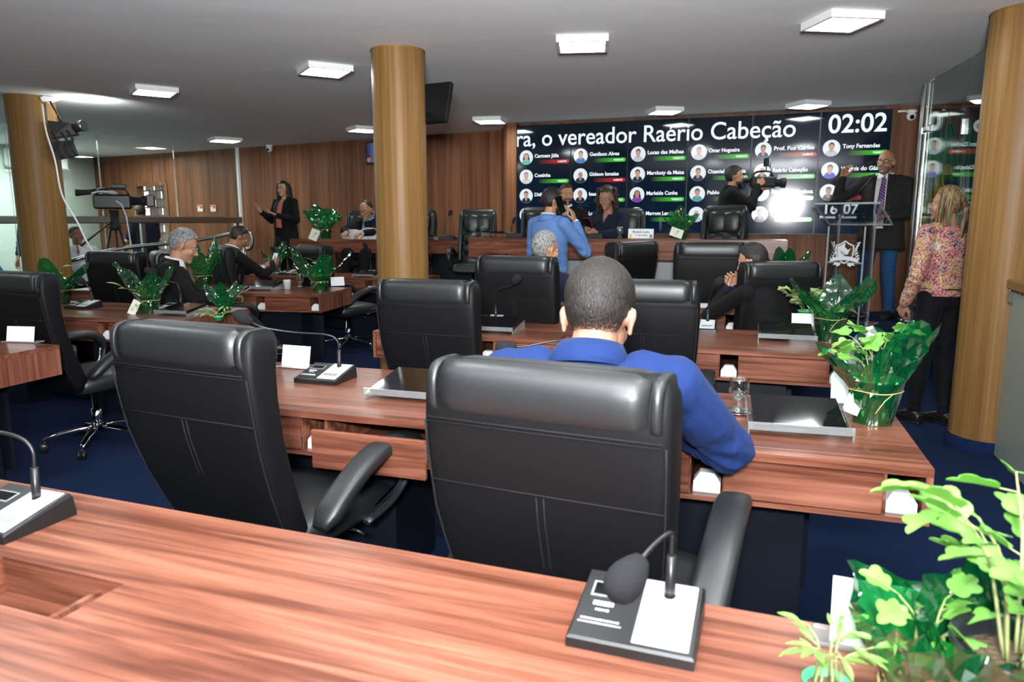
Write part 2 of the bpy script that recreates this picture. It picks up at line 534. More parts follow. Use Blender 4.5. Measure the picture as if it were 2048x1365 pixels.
# ---------------- glass partition on the left
GL0 = Vector((-4.55, 12.35, 0)); GL1 = Vector((-7.05, 8.55, 0))
gd = (GL1 - GL0).normalized(); gn = Vector((-gd.y, gd.x, 0))
if gn.x < 0: gn = -gn
glen = (GL1 - GL0).length
gt = empty('glass_partition', GL0, math.atan2(gd.y, gd.x), 'tall clear glass partition with steel rail along the left gallery', 'partition')
for i in range(4):
    a, b = i * glen / 4 + .006, (i + 1) * glen / 4 - .006
    MB().bx(a, b, -.005, .005, 0.02, CEIL - 0.01).build('pane', M_glass, gt)
    MB().bx(b + .001, b + .011, -.008, .008, 0.02, CEIL - 0.01).build('joint', M_acryledge, gt)
MB().bx(0, glen, -.045, .045, 1.37, 1.47, b=.012).build('rail', M_steel, gt)
for x in (0.1, 1.72, 3.3):
    MB().bx(x - .03, x + .03, -.03, .03, 0.02, 1.37, b=.006).build('post', M_steel, gt)
MB().bx(-.02, .02, -.02, .02, 0.02, CEIL - .01).build('edge_profile', M_white, gt)
# ---------------- glass on the right
GRa = Vector((3.61, 6.55, 0)); GRb = Vector((3.17, 4.72, 0))
rd = (GRb - GRa).normalized(); rl = (GRb - GRa).length
gr = empty('glass_partition', GRa, math.atan2(rd.y, rd.x), 'frameless clear glass screen between the platform and the right column', 'partition')
MB().bx(0.0, rl * .5 - .004, -.006, .006, STG + .01, CEIL - .01).build('pane', M_glass, gr)
MB().bx(rl * .5 + .004, rl, -.006, .006, 0.30, CEIL - .01).build('pane', M_glass, gr)
MB().bx(-.014, 0.0, -.010, .010, STG + .01, CEIL - .01).build('polished_edge', M_acryledge, gr)
MB().bx(-.085, -.02, -.030, -.018, STG + .01, CEIL - .02).build('edge_profile', M_steel, gr)
for z in (2.16, 0.62):
    MB().bx(-.10, .20, -.022, .022, z, z + .06, b=.006).build('clamp', M_chrome, gr)
MB().bx(-.02, .34, -.02, .02, STG, STG + .03).build('bottom_channel', M_white, gr)
MB().bx(rl * .5 - .015, rl * .5 + .015, -.02, .02, 2.05, 2.17, b=.004).build('clamp', M_chrome, gr)
# ---------------- frosted balustrade at the far right
FA = Vector((2.93, 4.24, 0)); FB = Vector((2.28, 2.35, 0))
fd = (FB - FA).normalized(); fl = (FB - FA).length
fp = empty('frosted_balustrade', FA, math.atan2(fd.y, fd.x), 'waist-high frosted glass panel with wooden handrail beside the right column', 'balustrade')
MB().bx(0.0, fl, -.006, .006, 0.02, 1.0).build('pane', M_frost, fp)
MB().bx(-.06, fl, -.035, .035, 1.02, 1.08, b=.008).build('handrail', wood('rail_wood', COLUMN_COLS, (1, 40, 40), (.4, 8, 8), .4), fp)
for x in (0.03,):
    MB().bx(x - .05, x + .03, -.03, .03, 0.94, 1.02, b=.006).build('bracket', M_chrome, fp)
    for z in (0.86, 0.05):
        MB().lathe([(.0001, 0), (.022, 0), (.022, .02), (.014, .03), (.0001, .03)], 16, M=Matrix.Translation((x, .006, z)) @ Matrix.Rotation(-PI / 2, 4, 'X')).build('fixing', M_chrome, fp)
# ================================================================ furniture
def XY(p, z=0.0): return Vector((p[0], p[1], z))
DESKS = {}
def desk(key, corner, ang, length, depth, label, seats=2, open_seat=None, slots=(), ztop=0.75, pedestals=None, keyhole=False, group='members desks', plain=False):
    """corner = near right-hand corner on the floor plan; local +x runs LEFT along the desk, local +y away from the user.
    The object's own x axis runs right, so along = -x."""
    t = empty('member_desk', (corner[0], corner[1], 0), ang, label, 'desk', group)
    DESKS[key] = (t, Matrix.Translation((corner[0], corner[1], 0)) @ Matrix.Rotation(ang, 4, 'Z'))
    H, TH = ztop, 0.025
    zb0, zb1 = H - 0.165, H - 0.15
    top = MB()
    xs = sorted(slots)
    cur = 0.0
    for s0, s1, v0, v1 in xs:
        top.bx(-s0, -cur, 0, depth, H - TH, H)
        top.bx(-s1, -s0, 0, v0, H - TH, H); top.bx(-s1, -s0, v1, depth, H - TH, H)
        cur = s1
    top.bx(-length, -cur, 0, depth, H - TH, H)
    for s0, s1, v0, v1 in xs:
        top.bx(-s1, -s0, v0, v1, H - TH - .055, H - TH - .05)
        top.bx(-s1 - .004, -s1, v0, v1, H - TH - .05, H - TH); top.bx(-s0, -s0 + .004, v0, v1, H - TH - .05, H - TH)
        top.bx(-s1, -s0, v1, v1 + .004, H - TH - .05, H - TH); top.bx(-s1, -s0, v0 - .004, v0, H - TH - .05, H - TH)
    top.build('desktop', M_desk, t)
    MB().bx(-length, 0, depth - .003, depth + .002, H - TH, H - .001).build('edge_strip', M_satin, t)
    car = MB()
    car.bx(-length + .001, -.001, .004, depth - .004, zb0, zb1)
    car.bx(-length + .02, -.02, depth - .03, depth - .012, zb1, H - TH)
    parts_x = []
    fronts = []
    socks = []
    P = 1.363
    for k in range(seats):
        o = k * P
        parts_x += [o + .117, o + .545, o + .65, o + 1.36]
        fronts.append((o + .120, o + .548, k == open_seat))
        fronts.append((o + .648, min(o + 1.365, length - .02), False))
        socks += [o + .065, o + .597]
    for x in parts_x:
        if x < length - .03: car.bx(-x - .006, -x + .006, .016, depth - .03, zb1, H - TH)
    car.build('carcass', M_desk, t)
    e = MB(); e.bx(-.018, 0, .0, depth, zb0, H - TH); e.build('end_panel', M_end, t)
    e = MB(); e.bx(-length, -length + .018, .0, depth, zb0, H - TH); e.build('end_panel', M_end, t)
    for a, b, op in fronts:
        if a > length - .1: continue
        b = min(b, length - .02)
        d = MB()
        if op: d.bx(-b, -a, -.075, -.057, zb0 - .012, zb1 + .108, b=.002); d.bx(-b + .02, -a - .02, -.057, .3, zb0 + .016, zb0 + .022)
        else: d.bx(-b, -a, .006, .022, zb1 + .002, H - TH - .004, b=.002)
        dr = d.build('drawer_front', M_desk, t)
        if keyhole and abs(b - a) < .5:
            MB().lathe([(.0001, .004), (.008, .004), (.009, 0)], 12, M=Matrix.Translation((-(a + b) / 2, .006, H - TH - .04)) @ Matrix.Rotation(PI / 2, 4, 'X')).build('lock', M_chrome, dr)
    for s_ in socks:
        if s_ > length - .05: continue
        m = MB()
        m.hull([(-s_ + sx * .040, .035 + dy * .06, zb1 + .0005) for sx in (-1, 1) for dy in (0, 1)] + [(-s_ + sx * .040, .037 + dy * .056, zb1 + .032) for sx in (-1, 1) for dy in (0, 1)] + [(-s_ + sx * .022, .050 + dy * .04, zb1 + .058) for sx in (-1, 1) for dy in (0, 1)])
        m.bx(-s_ - .014, -s_ + .014, .046, .052, zb1 + .03, zb1 + .05)
        m.build('power_socket', M_white, t)
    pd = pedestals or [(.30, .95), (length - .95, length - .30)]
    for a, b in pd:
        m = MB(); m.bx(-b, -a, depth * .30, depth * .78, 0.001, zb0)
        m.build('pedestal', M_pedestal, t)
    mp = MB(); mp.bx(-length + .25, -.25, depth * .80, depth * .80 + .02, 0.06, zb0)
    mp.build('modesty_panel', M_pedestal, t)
    tr = MB(); tr.bx(-.42, -.36, .04, .05, zb0 - .006, zb0); tr.build('label_clip', M_white, t)
    return t
A18 = math.radians(-18.0)
desk('D2', (1.149, 1.885), A18, 2.70, 0.74, 'walnut member desk with the half-full water glass, second row from the camera', open_seat=1, slots=[(1.24, 1.53, .11, .22)])
desk('D3', (1.701, 3.533), math.radians(-18.4), 2.69, 0.76, 'walnut member desk third from the camera with an empty cable slot in its top', slots=[(1.24, 1.535, .10, .22)])
desk('D4', (2.20, 5.15), A18, 2.69, 0.72, 'walnut member desk fourth from the camera, papers on it beside the man in black')
desk('D5', (2.62, 6.42), A18, 2.50, 0.42, 'walnut member desk fifth from the camera, hidden behind the two chairs before the screens')
# nearest desk
d1u = math.radians(-20.3)
desk('D1', (0.945, 0.15), d1u, 3.05, 0.765, 'walnut member desk nearest the camera along the bottom of the picture', slots=[(1.95, 2.27, .33, .46)], pedestals=[(.5, .9), (2.2, 2.7)])
# left block
desk('DL1', (-2.68, 3.18), math.radians(-17), 2.3, 0.74, 'walnut desk corner at the left edge with a blank white card on it', seats=1)
desk('DL2', (-2.26, 4.78), math.radians(-17), 2.6, 0.80, 'walnut member desk at left with a lock and two wrapped plants', keyhole=True, seats=2)
desk('DL3', (-1.739, 6.546), math.radians(-10), 2.6, 0.74, 'walnut member desk in front of the seated man with the tablet', seats=2)
desk('DL4', (-1.10, 8.22), math.radians(-18), 2.7, 0.70, 'walnut member desk farthest at left, before the seated man with the phone')

# ---------------------------------------------------------------- executive chair
def chair_parts(t):
    b = MB()
    prof = [(.43, -.215, .045, .215), (.47, -.232, .052, .228), (.56, -.275, .055, .24), (.68, -.325, .056, .255), (.80, -.362, .056, .264), (.92, -.382, .058, .268),
            (1.00, -.388, .063, .268), (1.06, -.386, .064, .267), (1.095, -.382, .058, .262), (1.118, -.378, .044, .250), (1.128, -.376, .022, .232)]
    rings = []
    for i, (z, y, th, wd) in enumerate(prof):
        a = prof[max(i - 1, 0)]; c = prof[min(i + 1, len(prof) - 1)]
        tz, ty = c[0] - a[0], c[1] - a[1]; L = math.hypot(tz, ty)
        rings.append(sring((0, y, z), (wd, 0, 0), (0, tz / L * th, -ty / L * th), 44, 7.0))
    b.loft(rings)
    b.build('backrest', [M_backpanel], t)
    # head roll over the top
    h = MB()
    hr = []
    for k in range(13):
        u = -1 + 2 * k / 12
        x = u * .222
        e = 1 - 0.06 * abs(u) ** 8 - (0.05 if abs(u) > .99 else 0)
        hr.append([Vector((x, -.384 + .076 * e * math.copysign(abs(math.cos(2 * PI * q / 36)) ** .62, math.cos(2 * PI * q / 36)),
                           1.068 + .064 * e * math.copysign(abs(math.sin(2 * PI * q / 36)) ** .72, math.sin(2 * PI * q / 36)))) for q in range(36)])
    h.loft(hr)
    for sx in (-1, 1):
        rr = []
        for k in range(3):
            x = sx * (.226 + k * .011)
            e = (.985, 1.0, .955)[k]
            rr.append([Vector((x, -.384 + .073 * e * math.copysign(abs(math.cos(2 * PI * q / 36)) ** .62, math.cos(2 * PI * q / 36)),
                               1.068 + .062 * e * math.copysign(abs(math.sin(2 * PI * q / 36)) ** .72, math.sin(2 * PI * q / 36)))) for q in range(36)])
        h.loft(rr)
    h.build('headrest', M_leather, t)
    s = MB()
    def yr(z):
        for (z0, y0, t0, w0), (z1, y1, t1, w1) in zip(prof, prof[1:]):
            if z0 <= z <= z1:
                q = (z - z0) / (z1 - z0)
                return y0 + (y1 - y0) * q - (t0 + (t1 - t0) * q), w0 + (w1 - w0) * q
    for z in (1.010, 1.002):
        y, wd = yr(z); s.tube([(-wd * .93, y - .002, z), (0, y - .003, z), (wd * .93, y - .002, z)], .0020 if z > 1.005 else .0012, 6)
    y, wd = yr(.865); s.tube([(-wd * .95, y - .001, .865), (0, y - .002, .865), (wd * .95, y - .001, .865)], .0017, 6)
    for x in (-.008, .008):
        s.tube([(x, yr(z)[0] - .003, z) for z in (.86, .80, .72, .65, .58, .52, .48)], .0018, 6)
    for sx in (-1, 1):
        s.tube([(sx * yr(z)[1] * .958, yr(z)[0] + .0035, z) for z in (.46, .52, .58, .65, .72, .80, .88, .95, 1.0)], .0026, 6)
    s.build('stitching', M_stitch, t)
    # front pads
    f = MB()
    for z0, z1 in ((.55, .70), (.71, .86), (.87, .96)):
        zc, hz = (z0 + z1) / 2, (z1 - z0) / 2
        y, wd = yr(zc); yy = y + .118
        f.loft([sring((x, yy - .002, zc), (0, .022 * e, 0), (0, .012 * e, hz * e), 20, 2.6) for x, e in ((-.20, .5), (-.185, .95), (0, 1), (.185, .95), (.20, .5))])
    f.build('back_cushion', M_leather, t)
    c = MB()
    sp = [(-.235, .030, .20, .435), (-.20, .052, .235, .44), (-.05, .060, .25, .445), (.12, .062, .255, .448), (.22, .055, .25, .442), (.262, .034, .235, .428)]
    c.loft([sring((0, y, z), (wd, 0, 0), (0, 0, hz), 36, 4.2) for y, hz, wd, z in sp])
    c.build('seat', M_leather, t)
    for sx in (-1, 1):
        path = smooth_path([(sx * .300, -.235, .505), (sx * .308, -.14, .580), (sx * .312, -.01, .644), (sx * .312, .13, .670), (sx * .308, .25, .652), (sx * .294, .305, .585), (sx * .282, .285, .505), (sx * .268, .20, .435), (sx * .255, .06, .402)], 5)
        n = len(path)
        rr = [.047 if i < n * .54 else max(.015, .047 - (i - n * .54) / (n * .14) * .032) for i in range(n)]
        rr[0] = .026; rr[1] = .036
        a = MB().tube(path, rr, 16, flat=.58, e=3.0).build('armrest', M_leather, t)
        cp = smooth_path([(sx * .278, .272, .57), (sx * .268, .248, .49), (sx * .254, .155, .445), (sx * .246, .05, .425)], 5)
        MB().tube(cp, .011, 8, flat=.35).build('chrome_strip', M_chrome, a)
    m = MB(); m.bx(-.11, .11, -.12, .12, .365, .392, b=.01); m.tube([(.1, .03, .378), (.22, .05, .372), (.25, .055, .36)], .006, 6)
    m.build('tilt_mechanism', M_black, t)
    g = MB(); g.lathe([(.030, .10), (.030, .24), (.020, .245), (.020, .37)], 18, cap=True)
    g.build('gas_lift', M_chrome, t)
    for k in range(5):
        A = Matrix.Rotation(k * 2 * PI / 5 + PI / 10, 4, 'Z')
        l = MB()
        l.loft([sring((x, 0, z), (0, wy, 0), (0, 0, hz), 14, 3.0) for x, z, wy, hz in ((.015, .118, .026, .026), (.10, .118, .024, .018), (.20, .105, .020, .014), (.28, .082, .016, .011), (.30, .072, .012, .008))], M=A)
        lo = l.build('base_leg', M_chrome, t)
        cs = MB()
        for sy in (-1, 1):
            cs.lathe([(.0001, -.008), (.022, -.008), (.027, -.004), (.027, .004), (.022, .008), (.0001, .008)], 16, M=A @ Matrix.Translation((.300, sy * .014, .028)) @ Matrix.Rotation(PI / 2, 4, 'X'))
        cs.tube([(.290, 0, .07), (.296, 0, .045)], .009, 8, M=A)
        cs.bx(.285, .318, -.006, .006, .024, .056, M=A)
        cs.build('caster', M_black, lo)
CH0 = None
def chair(px, py, ztop, yaw_deg, label, sc=1.0, Y=None):
    """place by where the middle of the top of the backrest stands"""
    global CH0
    p = D(px, py, Y) if Y else G(px, py, ztop)
    ya = math.radians(yaw_deg)
    off = Matrix.Rotation(ya, 3, 'Z') @ Vector((0, -.40 * sc, 0))
    loc = Vector((p.x, p.y, 0)) - Vector((off.x, off.y, 0))
    if CH0 is None:
        CH0 = empty('office_chair', loc, ya, label, 'chair', 'black leather member chairs', sc); chair_parts(CH0)
        return CH0
    return dup(CH0, loc, ya, label, scale=sc)
C2 = chair(1093, 722, 1.14, -24, 'black leather chair with its back to the camera behind the man in the blue suit')
C1 = chair(372, 652, 1.14, -24, 'empty black leather chair at lower left turned to show its right side', Y=2.02)
C3 = chair(853, 556, 1.13, -20, 'black leather chair standing alone in front of the desk with the empty cable slot', Y=3.55)
C5 = chair(1290, 554, 1.13, -16, 'black leather chair half hidden behind the head of the man in the blue suit', Y=3.55)
C4 = chair(1032, 508, 1.13, -20, 'black leather chair of the grey-haired man with his back to the camera', 1.05, Y=4.75)
C8 = chair(1563, 532, 1.13, 6, 'black leather chair beside the man resting his chin on his hands', 1.02, Y=4.72)
C7 = chair(1423, 480, 1.13, -14, 'wide-backed black leather chair before the fourth screen, near the presiding table', 1.10, Y=5.9)
C6 = chair(1268, 482, 1.13, 44, 'black leather chair turned partly away, left of the chair before the fourth screen', 1.10, Y=6.1)
C9 = chair(32, 546, 1.13, -24, 'black leather chair at the left edge with its chrome base showing', 1.0, Y=4.1)
C10 = chair(228, 508, 1.13, -14, 'black leather chair behind the left desk, back to the camera, empty', 1.02, Y=6.25)
C11 = chair(318, 508, 1.13, -58, 'black leather chair in which the grey-haired man with the tablet sits', 1.02, Y=6.3)
C12 = chair(440, 485, 1.13, -52, 'black leather chair behind the man looking at a white phone', 1.02, Y=7.55)
C13 = chair(624, 494, 1.13, -42, 'empty black leather chair before the interpreter, near the wrapped plant with the green pot', 1.03, Y=7.62)

# ---------------------------------------------------------------- tufted chairs on the platform
def tufted_parts(t):
    b = MB()
    prof = [(.42, -.20, .05, .24), (.60, -.25, .055, .265), (.80, -.30, .055, .275), (.98, -.33, .055, .275), (1.10, -.34, .052, .265), (1.15, -.345, .04, .24), (1.165, -.345, .015, .21)]
    b.loft([sring((0, y, z), (wd, 0, 0), (0, th, 0), 36, 5) for z, y, th, wd in prof])
    b.build('backrest', M_leather2, t)
    for z0, z1, sg in ((.48, .62, 0), (.62, .745, 0), (.745, .87, 0), (.87, 1.10, 1)):
        zc, hz = (z0 + z1) / 2, (z1 - z0) / 2
        y = -.20 - (zc - .42) * .215
        m = MB().loft([sring((x, y + .055, zc), (0, .040 * e, 0), (0, -.01 * e, hz * e), 22, 2.5) for x, e in ((-.195, .55), (-.175, .97), (-.09, 1.0), (-.005, .90), (0, .86), (.005, .90), (.09, 1), (.175, .97), (.195, .55))])
        m.build('back_cushion', M_leather2, t)
    for sx in (-1, 1):
        MB().loft([sring((sx * .238, -.20 - (z - .42) * .215 + .045, z), (.036 * e, 0, 0), (0, .05 * e, 0), 16, 2.4) for z, e in ((.50, .6), (.55, 1), (.8, 1), (1.08, 1), (1.13, .55))]).build('side_bolster', M_leather2, t)
        path = smooth_path([(sx * .30, -.20, .60), (sx * .31, .0, .68), (sx * .31, .14, .67), (sx * .30, .22, .60), (sx * .28, .18, .46)], 5)
        MB().tube(path, .03, 12, flat=.75).build('armrest', M_leather2, t)
    MB().loft([sring((0, y, .45), (wd, 0, 0), (0, 0, hz), 30, 4) for y, hz, wd in ((-.2, .04, .22), (-.1, .06, .26), (.15, .06, .26), (.25, .035, .24))]).build('seat', M_leather2, t)
    MB().lathe([(.03, .09), (.03, .39)], 14, cap=True).build('gas_lift', M_chrome, t)
    for k in range(5):
        A = Matrix.Rotation(k * 2 * PI / 5, 4, 'Z')
        MB().loft([sring((x, 0, z), (0, wy, 0), (0, 0, hz), 10, 3) for x, z, wy, hz in ((.015, .10, .025, .02), (.2, .09, .02, .014), (.30, .05, .014, .045))], M=A).build('base_leg', M_black, t)
T0 = None
def tufted(px, Y, yaw, label, sc=1.0, ztop=None):
    global T0
    p = D(px, HOR, Y)
    ya = math.radians(yaw)
    off = Matrix.Rotation(ya, 3, 'Z') @ Vector((0, -.34 * sc, 0))
    loc = Vector((p.x - off.x, p.y - off.y, STG))
    if T0 is None:
        T0 = empty('executive_chair', loc, ya, label, 'chair', 'tufted platform chairs', sc); tufted_parts(T0); T0.scale = (.84 * sc, .95 * sc, .97 * sc); return T0
    d = dup(T0, loc, ya, label); d.scale = (.84 * sc, .95 * sc, .97 * sc); return d
tufted(957, 9.0, 172, 'tufted black chair on the platform, empty, just right of the table microphone', 1.0)
tufted(728, 10.2, 160, 'tufted black chair of the man in glasses reading papers')
tufted(842, 9.7, 165, 'tufted black chair mostly hidden behind the middle column')
tufted(1082, 9.0, 170, 'tufted black chair behind the man in the light blue jacket on the phone', 1.02)
tufted(1250, 8.35, 165, 'tufted black chair of the curly-haired woman')
tufted(1453, 7.75, 150, 'tufted black chair on the platform, empty, in front of the cameraman', 1.02)

# ---------------------------------------------------------------- presiding table (two runs)
def table_run(name, a, b, ztop, zapr, depth, nrm, label, panel=None):
    a, b = Vector(a), Vector(b)
    L = (b - a).length
    t = empty(name, (a.x, a.y, 0), math.atan2((b - a).y, (b - a).x), label, 'table')
    MB().bx(0, L, -.02, depth, ztop - .03, ztop).build('tabletop', M_desk, t)
    MB().bx(0, L, -.02, .0, zapr, ztop - .03).build('fascia', M_desk, t)
    MB().bx(0, .03, 0, depth, zapr, ztop - .03).build('end_panel', M_end, t)
    MB().bx(L - .03, L, 0, depth, zapr, ztop - .03).build('end_panel', M_end, t)
    for s_ in (.25, .5, .75):
        MB().bx(L * s_ - .02, L * s_ + .02, .03, depth, STG, zapr).build('support_panel', M_end, t)
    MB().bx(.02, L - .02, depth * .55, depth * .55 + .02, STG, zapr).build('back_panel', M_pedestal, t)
    if panel:
        for x0, x1 in panel:
            MB().bx(x0, x1, .01, .03, STG + .02, 1.0, b=.004).build('front_panel', M_grey, t)
            MB().bx(x0, x1, .0, .04, 1.0, 1.03).build('panel_cap', M_satin, t)
    return t
TL_a, TL_b = (-2.96, 9.78), (-0.56, 9.12)
TR_a, TR_b = (-0.47, 8.02), (2.62, 6.95)
table_run('presiding_table', TL_a, TL_b, 1.17, 1.00, 0.6, None, 'walnut platform table at left, stacked with papers, running behind the middle column')
table_run('presiding_table', TR_a, TR_b, 1.225, 1.02, 0.62, None, 'walnut platform table in front of the screens, plant and name card on it', [(.10, .85), (.95, 1.75), (1.85, 3.0)])
# ================================================================ video wall
TS = bpy.data.scenes.new('workbench')
def eval_mesh(o):
    TS.collection.objects.link(o)
    with bpy.context.temp_override(scene=TS, view_layer=TS.view_layers[0]):
        dg = bpy.context.evaluated_depsgraph_get(); dg.update()
        me = bpy.data.meshes.new_from_object(o.evaluated_get(dg))
    TS.collection.objects.unlink(o)
    return me
def text_mesh(txt, size, align='LEFT', bold=0.0, extrude=0.001):
    cu = bpy.data.curves.new('text', 'FONT')
    cu.body = txt; cu.size = size; cu.align_x = align
    cu.extrude = extrude; cu.offset = bold; cu.resolution_u = 8 if size > .1 else 3
    o = bpy.data.objects.new('text', cu)
    me = eval_mesh(o)
    xs = [v.co.x for v in me.vertices] or [0]
    bpy.data.objects.remove(o); bpy.data.curves.remove(cu)
    return me, min(xs), max(xs)
def put_text(name, txt, size, m, parent, M, align='LEFT', bold=0.0, extrude=0.001, width=None):
    me, x0, x1 = text_mesh(txt, size, align, bold, extrude)
    S = Matrix.Identity(4)
    if width: S = Matrix.Diagonal((width / max(x1 - x0, 1e-4), 1, 1, 1))
    me.transform(M @ S)
    me.materials.clear(); me.materials.append(m)
    o = bpy.data.objects.new(name, me); COL.objects.link(o); o.parent = parent
    return o
def glow(name, col, s): return mat(name, (0.01, 0.01, 0.01), 0.12, emit=col, es=s)
E_white = glow('screen_white', (0.86, 0.95, 1.0), 1.05)
E_green = glow('screen_green', (0.06, 0.55, 0.04), 0.85)
E_red = glow('screen_red', (0.55, 0.02, 0.02), 0.75)
E_disc = glow('screen_portrait_ground', (0.80, 0.88, 0.93), 0.95)
def bar_mat(name, col, s):
    m, nt, b, out = newmat(name)
    tc = nt.nodes.new('ShaderNodeTexCoord'); sp = nt.nodes.new('ShaderNodeSeparateXYZ')
    nt.links.new(tc.outputs['Generated'], sp.inputs[0])
    r = ramp(nt, [(0.0, (0.002, 0.004, 0.008)), (0.75, col), (1.0, col)])
    nt.links.new(sp.outputs[0], r.inputs[0])
    nt.links.new(r.outputs[0], b.inputs['Emission Color'])
    b.inputs['Emission Strength'].default_value = s
    b.inputs['Base Color'].default_value = (0.01, 0.01, 0.01, 1); b.inputs['Roughness'].default_value = 0.12
    return m
E_gbar = bar_mat('screen_green_bar', (0.06, 0.56, 0.03), 0.9)
E_rbar = bar_mat('screen_red_bar', (0.56, 0.02, 0.02), 0.8)
def scr_mat():
    m, nt, b, out = newmat('dark_screen')
    b.inputs['Base Color'].default_value = (0.0035, 0.006, 0.010, 1)
    b.inputs['Roughness'].default_value = 0.075
    b.inputs['Specular IOR Level'].default_value = 0.55
    tc = nt.nodes.new('ShaderNodeTexCoord'); sp = nt.nodes.new('ShaderNodeSeparateXYZ')
    nt.links.new(tc.outputs['Generated'], sp.inputs[0])
    r = ramp(nt, [(0.0, (0.0, 0.012, 0.045)), (0.6, (0.001, 0.006, 0.016)), (1.0, (0.001, 0.007, 0.016))])
    nt.links.new(sp.outputs[2], r.inputs[0])
    nt.links.new(r.outputs[0], b.inputs['Emission Color']); b.inputs['Emission Strength'].default_value = 0.55
    return m
M_screen = scr_mat()
E_skin = [glow('screen_skin_%d' % i, c, .85) for i, c in enumerate([(0.62, 0.36, 0.26), (0.50, 0.27, 0.18), (0.72, 0.45, 0.36)])]
E_hair = glow('screen_hair', (0.02, 0.014, 0.012), 1)
E_cloth = {k: glow('screen_cloth_' + k, c, .8) for k, c in dict(navy=(0.015, 0.02, 0.05), white=(0.75, 0.8, 0.85), teal=(0.08, 0.42, 0.45), blue=(0.05, 0.22, 0.62), royal=(0.12, 0.10, 0.75), violet=(0.25, 0.06, 0.45), mint=(0.15, 0.62, 0.48), pale=(0.6, 0.68, 0.8), ochre=(0.35, 0.22, 0.07)).items()}

PW = (S_R - S_L).length / 6; PH = 1.312; PZ = 1.262
ROWS_Z = [0.925, 0.690, 0.455, 0.220]
PANELS = [
 [('Carmem Júlia', 0, 'mint', 2, 'f'), ('Costinha', 1, 'white', 2, 'g'), ('Didi de Arruda', 0, 'navy', 0, 'm'), ('Edson Lopes', 1, 'pale', 2, 'b')],
 [('Genilson Alves', 1, 'blue', 0, 'm'), ('Gideon Ismaias', 0, 'navy', 1, 'b'), ('Isaac da Casca', 1, 'navy', 1, 'g'), ('Lawrence Amorim', 0, 'navy', 0, 'm')],
 [('Lucas das Malhas', 1, 'pale', 0, 'm'), ('Marckuty da Maisa', 1, 'navy', 0, 'm'), ('Marleide Cunha', 1, 'violet', 1, 'f'), ('Marrom Lanches', 1, 'navy', 1, 'm')],
 [('Omar Nogueira', 1, 'white', 2, 'g'), ('Ozaniel Mesquita', 1, 'navy', 0, 'm'), ('Pablo Aires', 1, 'teal', 0, 'm'), ('Paulo Igo', 1, 'pale', 2, 'b')],
 [('Prof. Fco Carlos', 0, 'navy', 1, 'm'), ('Raério Cabeção', 1, 'navy', 1, 'b'), ('Ricardo de Dodoca', 1, 'white', 1, 'm'), ('Tony Cabelos', 1, 'navy', 1, 'm')],
 [('Tony Fernandes', 1, 'pale', 0, 'm'), ('Wiginis do Gás', 1, 'royal', 2, 'm'), ('Zé Peixeiro', 0, 'navy', 1, 'm')],
]
wall_yaw = math.atan2(sdir.y, sdir.x)
SCREEN = [empty('wall_screen', tuple(S_L + sdir * (PW * i) + snor * 0.10 + Vector((0, 0, PZ))), wall_yaw, lb, 'screen', 'tall screens of the video wall')
          for i, lb in enumerate(['tall wall screen at the left end, first portrait a long-haired woman in mint', 'tall wall screen second from the left, behind the curly-haired woman', 'tall wall screen third from the left, with a woman in violet on it',
                                  'tall wall screen fourth from the left, behind the cameraman', 'tall wall screen fifth from the left with the bright flash glare', 'tall wall screen at the right end showing the clock 02:02'])]
RX = Matrix.Rotation(PI / 2, 4, 'X')      # text plane -> vertical, facing the room
def at_s(x, z, off=0.004): return Matrix.Translation((x, -0.012 - off, z)) @ RX
def disc(mb, x, z, r, y, m=0, n=28, sx=1.0, clip=None):
    """flat printed disc lying y in front of the screen glass; clip = (cx, cz, R)"""
    pts = []
    for k in range(n):
        px_, pz_ = x + sx * r * math.cos(2 * PI * k / n), z + r * math.sin(2 * PI * k / n)
        if clip:
            dx, dz = px_ - clip[0], pz_ - clip[1]; L = math.hypot(dx, dz)
            if L > clip[2]: px_, pz_ = clip[0] + dx / L * clip[2], clip[1] + dz / L * clip[2]
        pts.append((px_, y, pz_))
    mb.add(pts, [list(range(n))[::-1]], m)
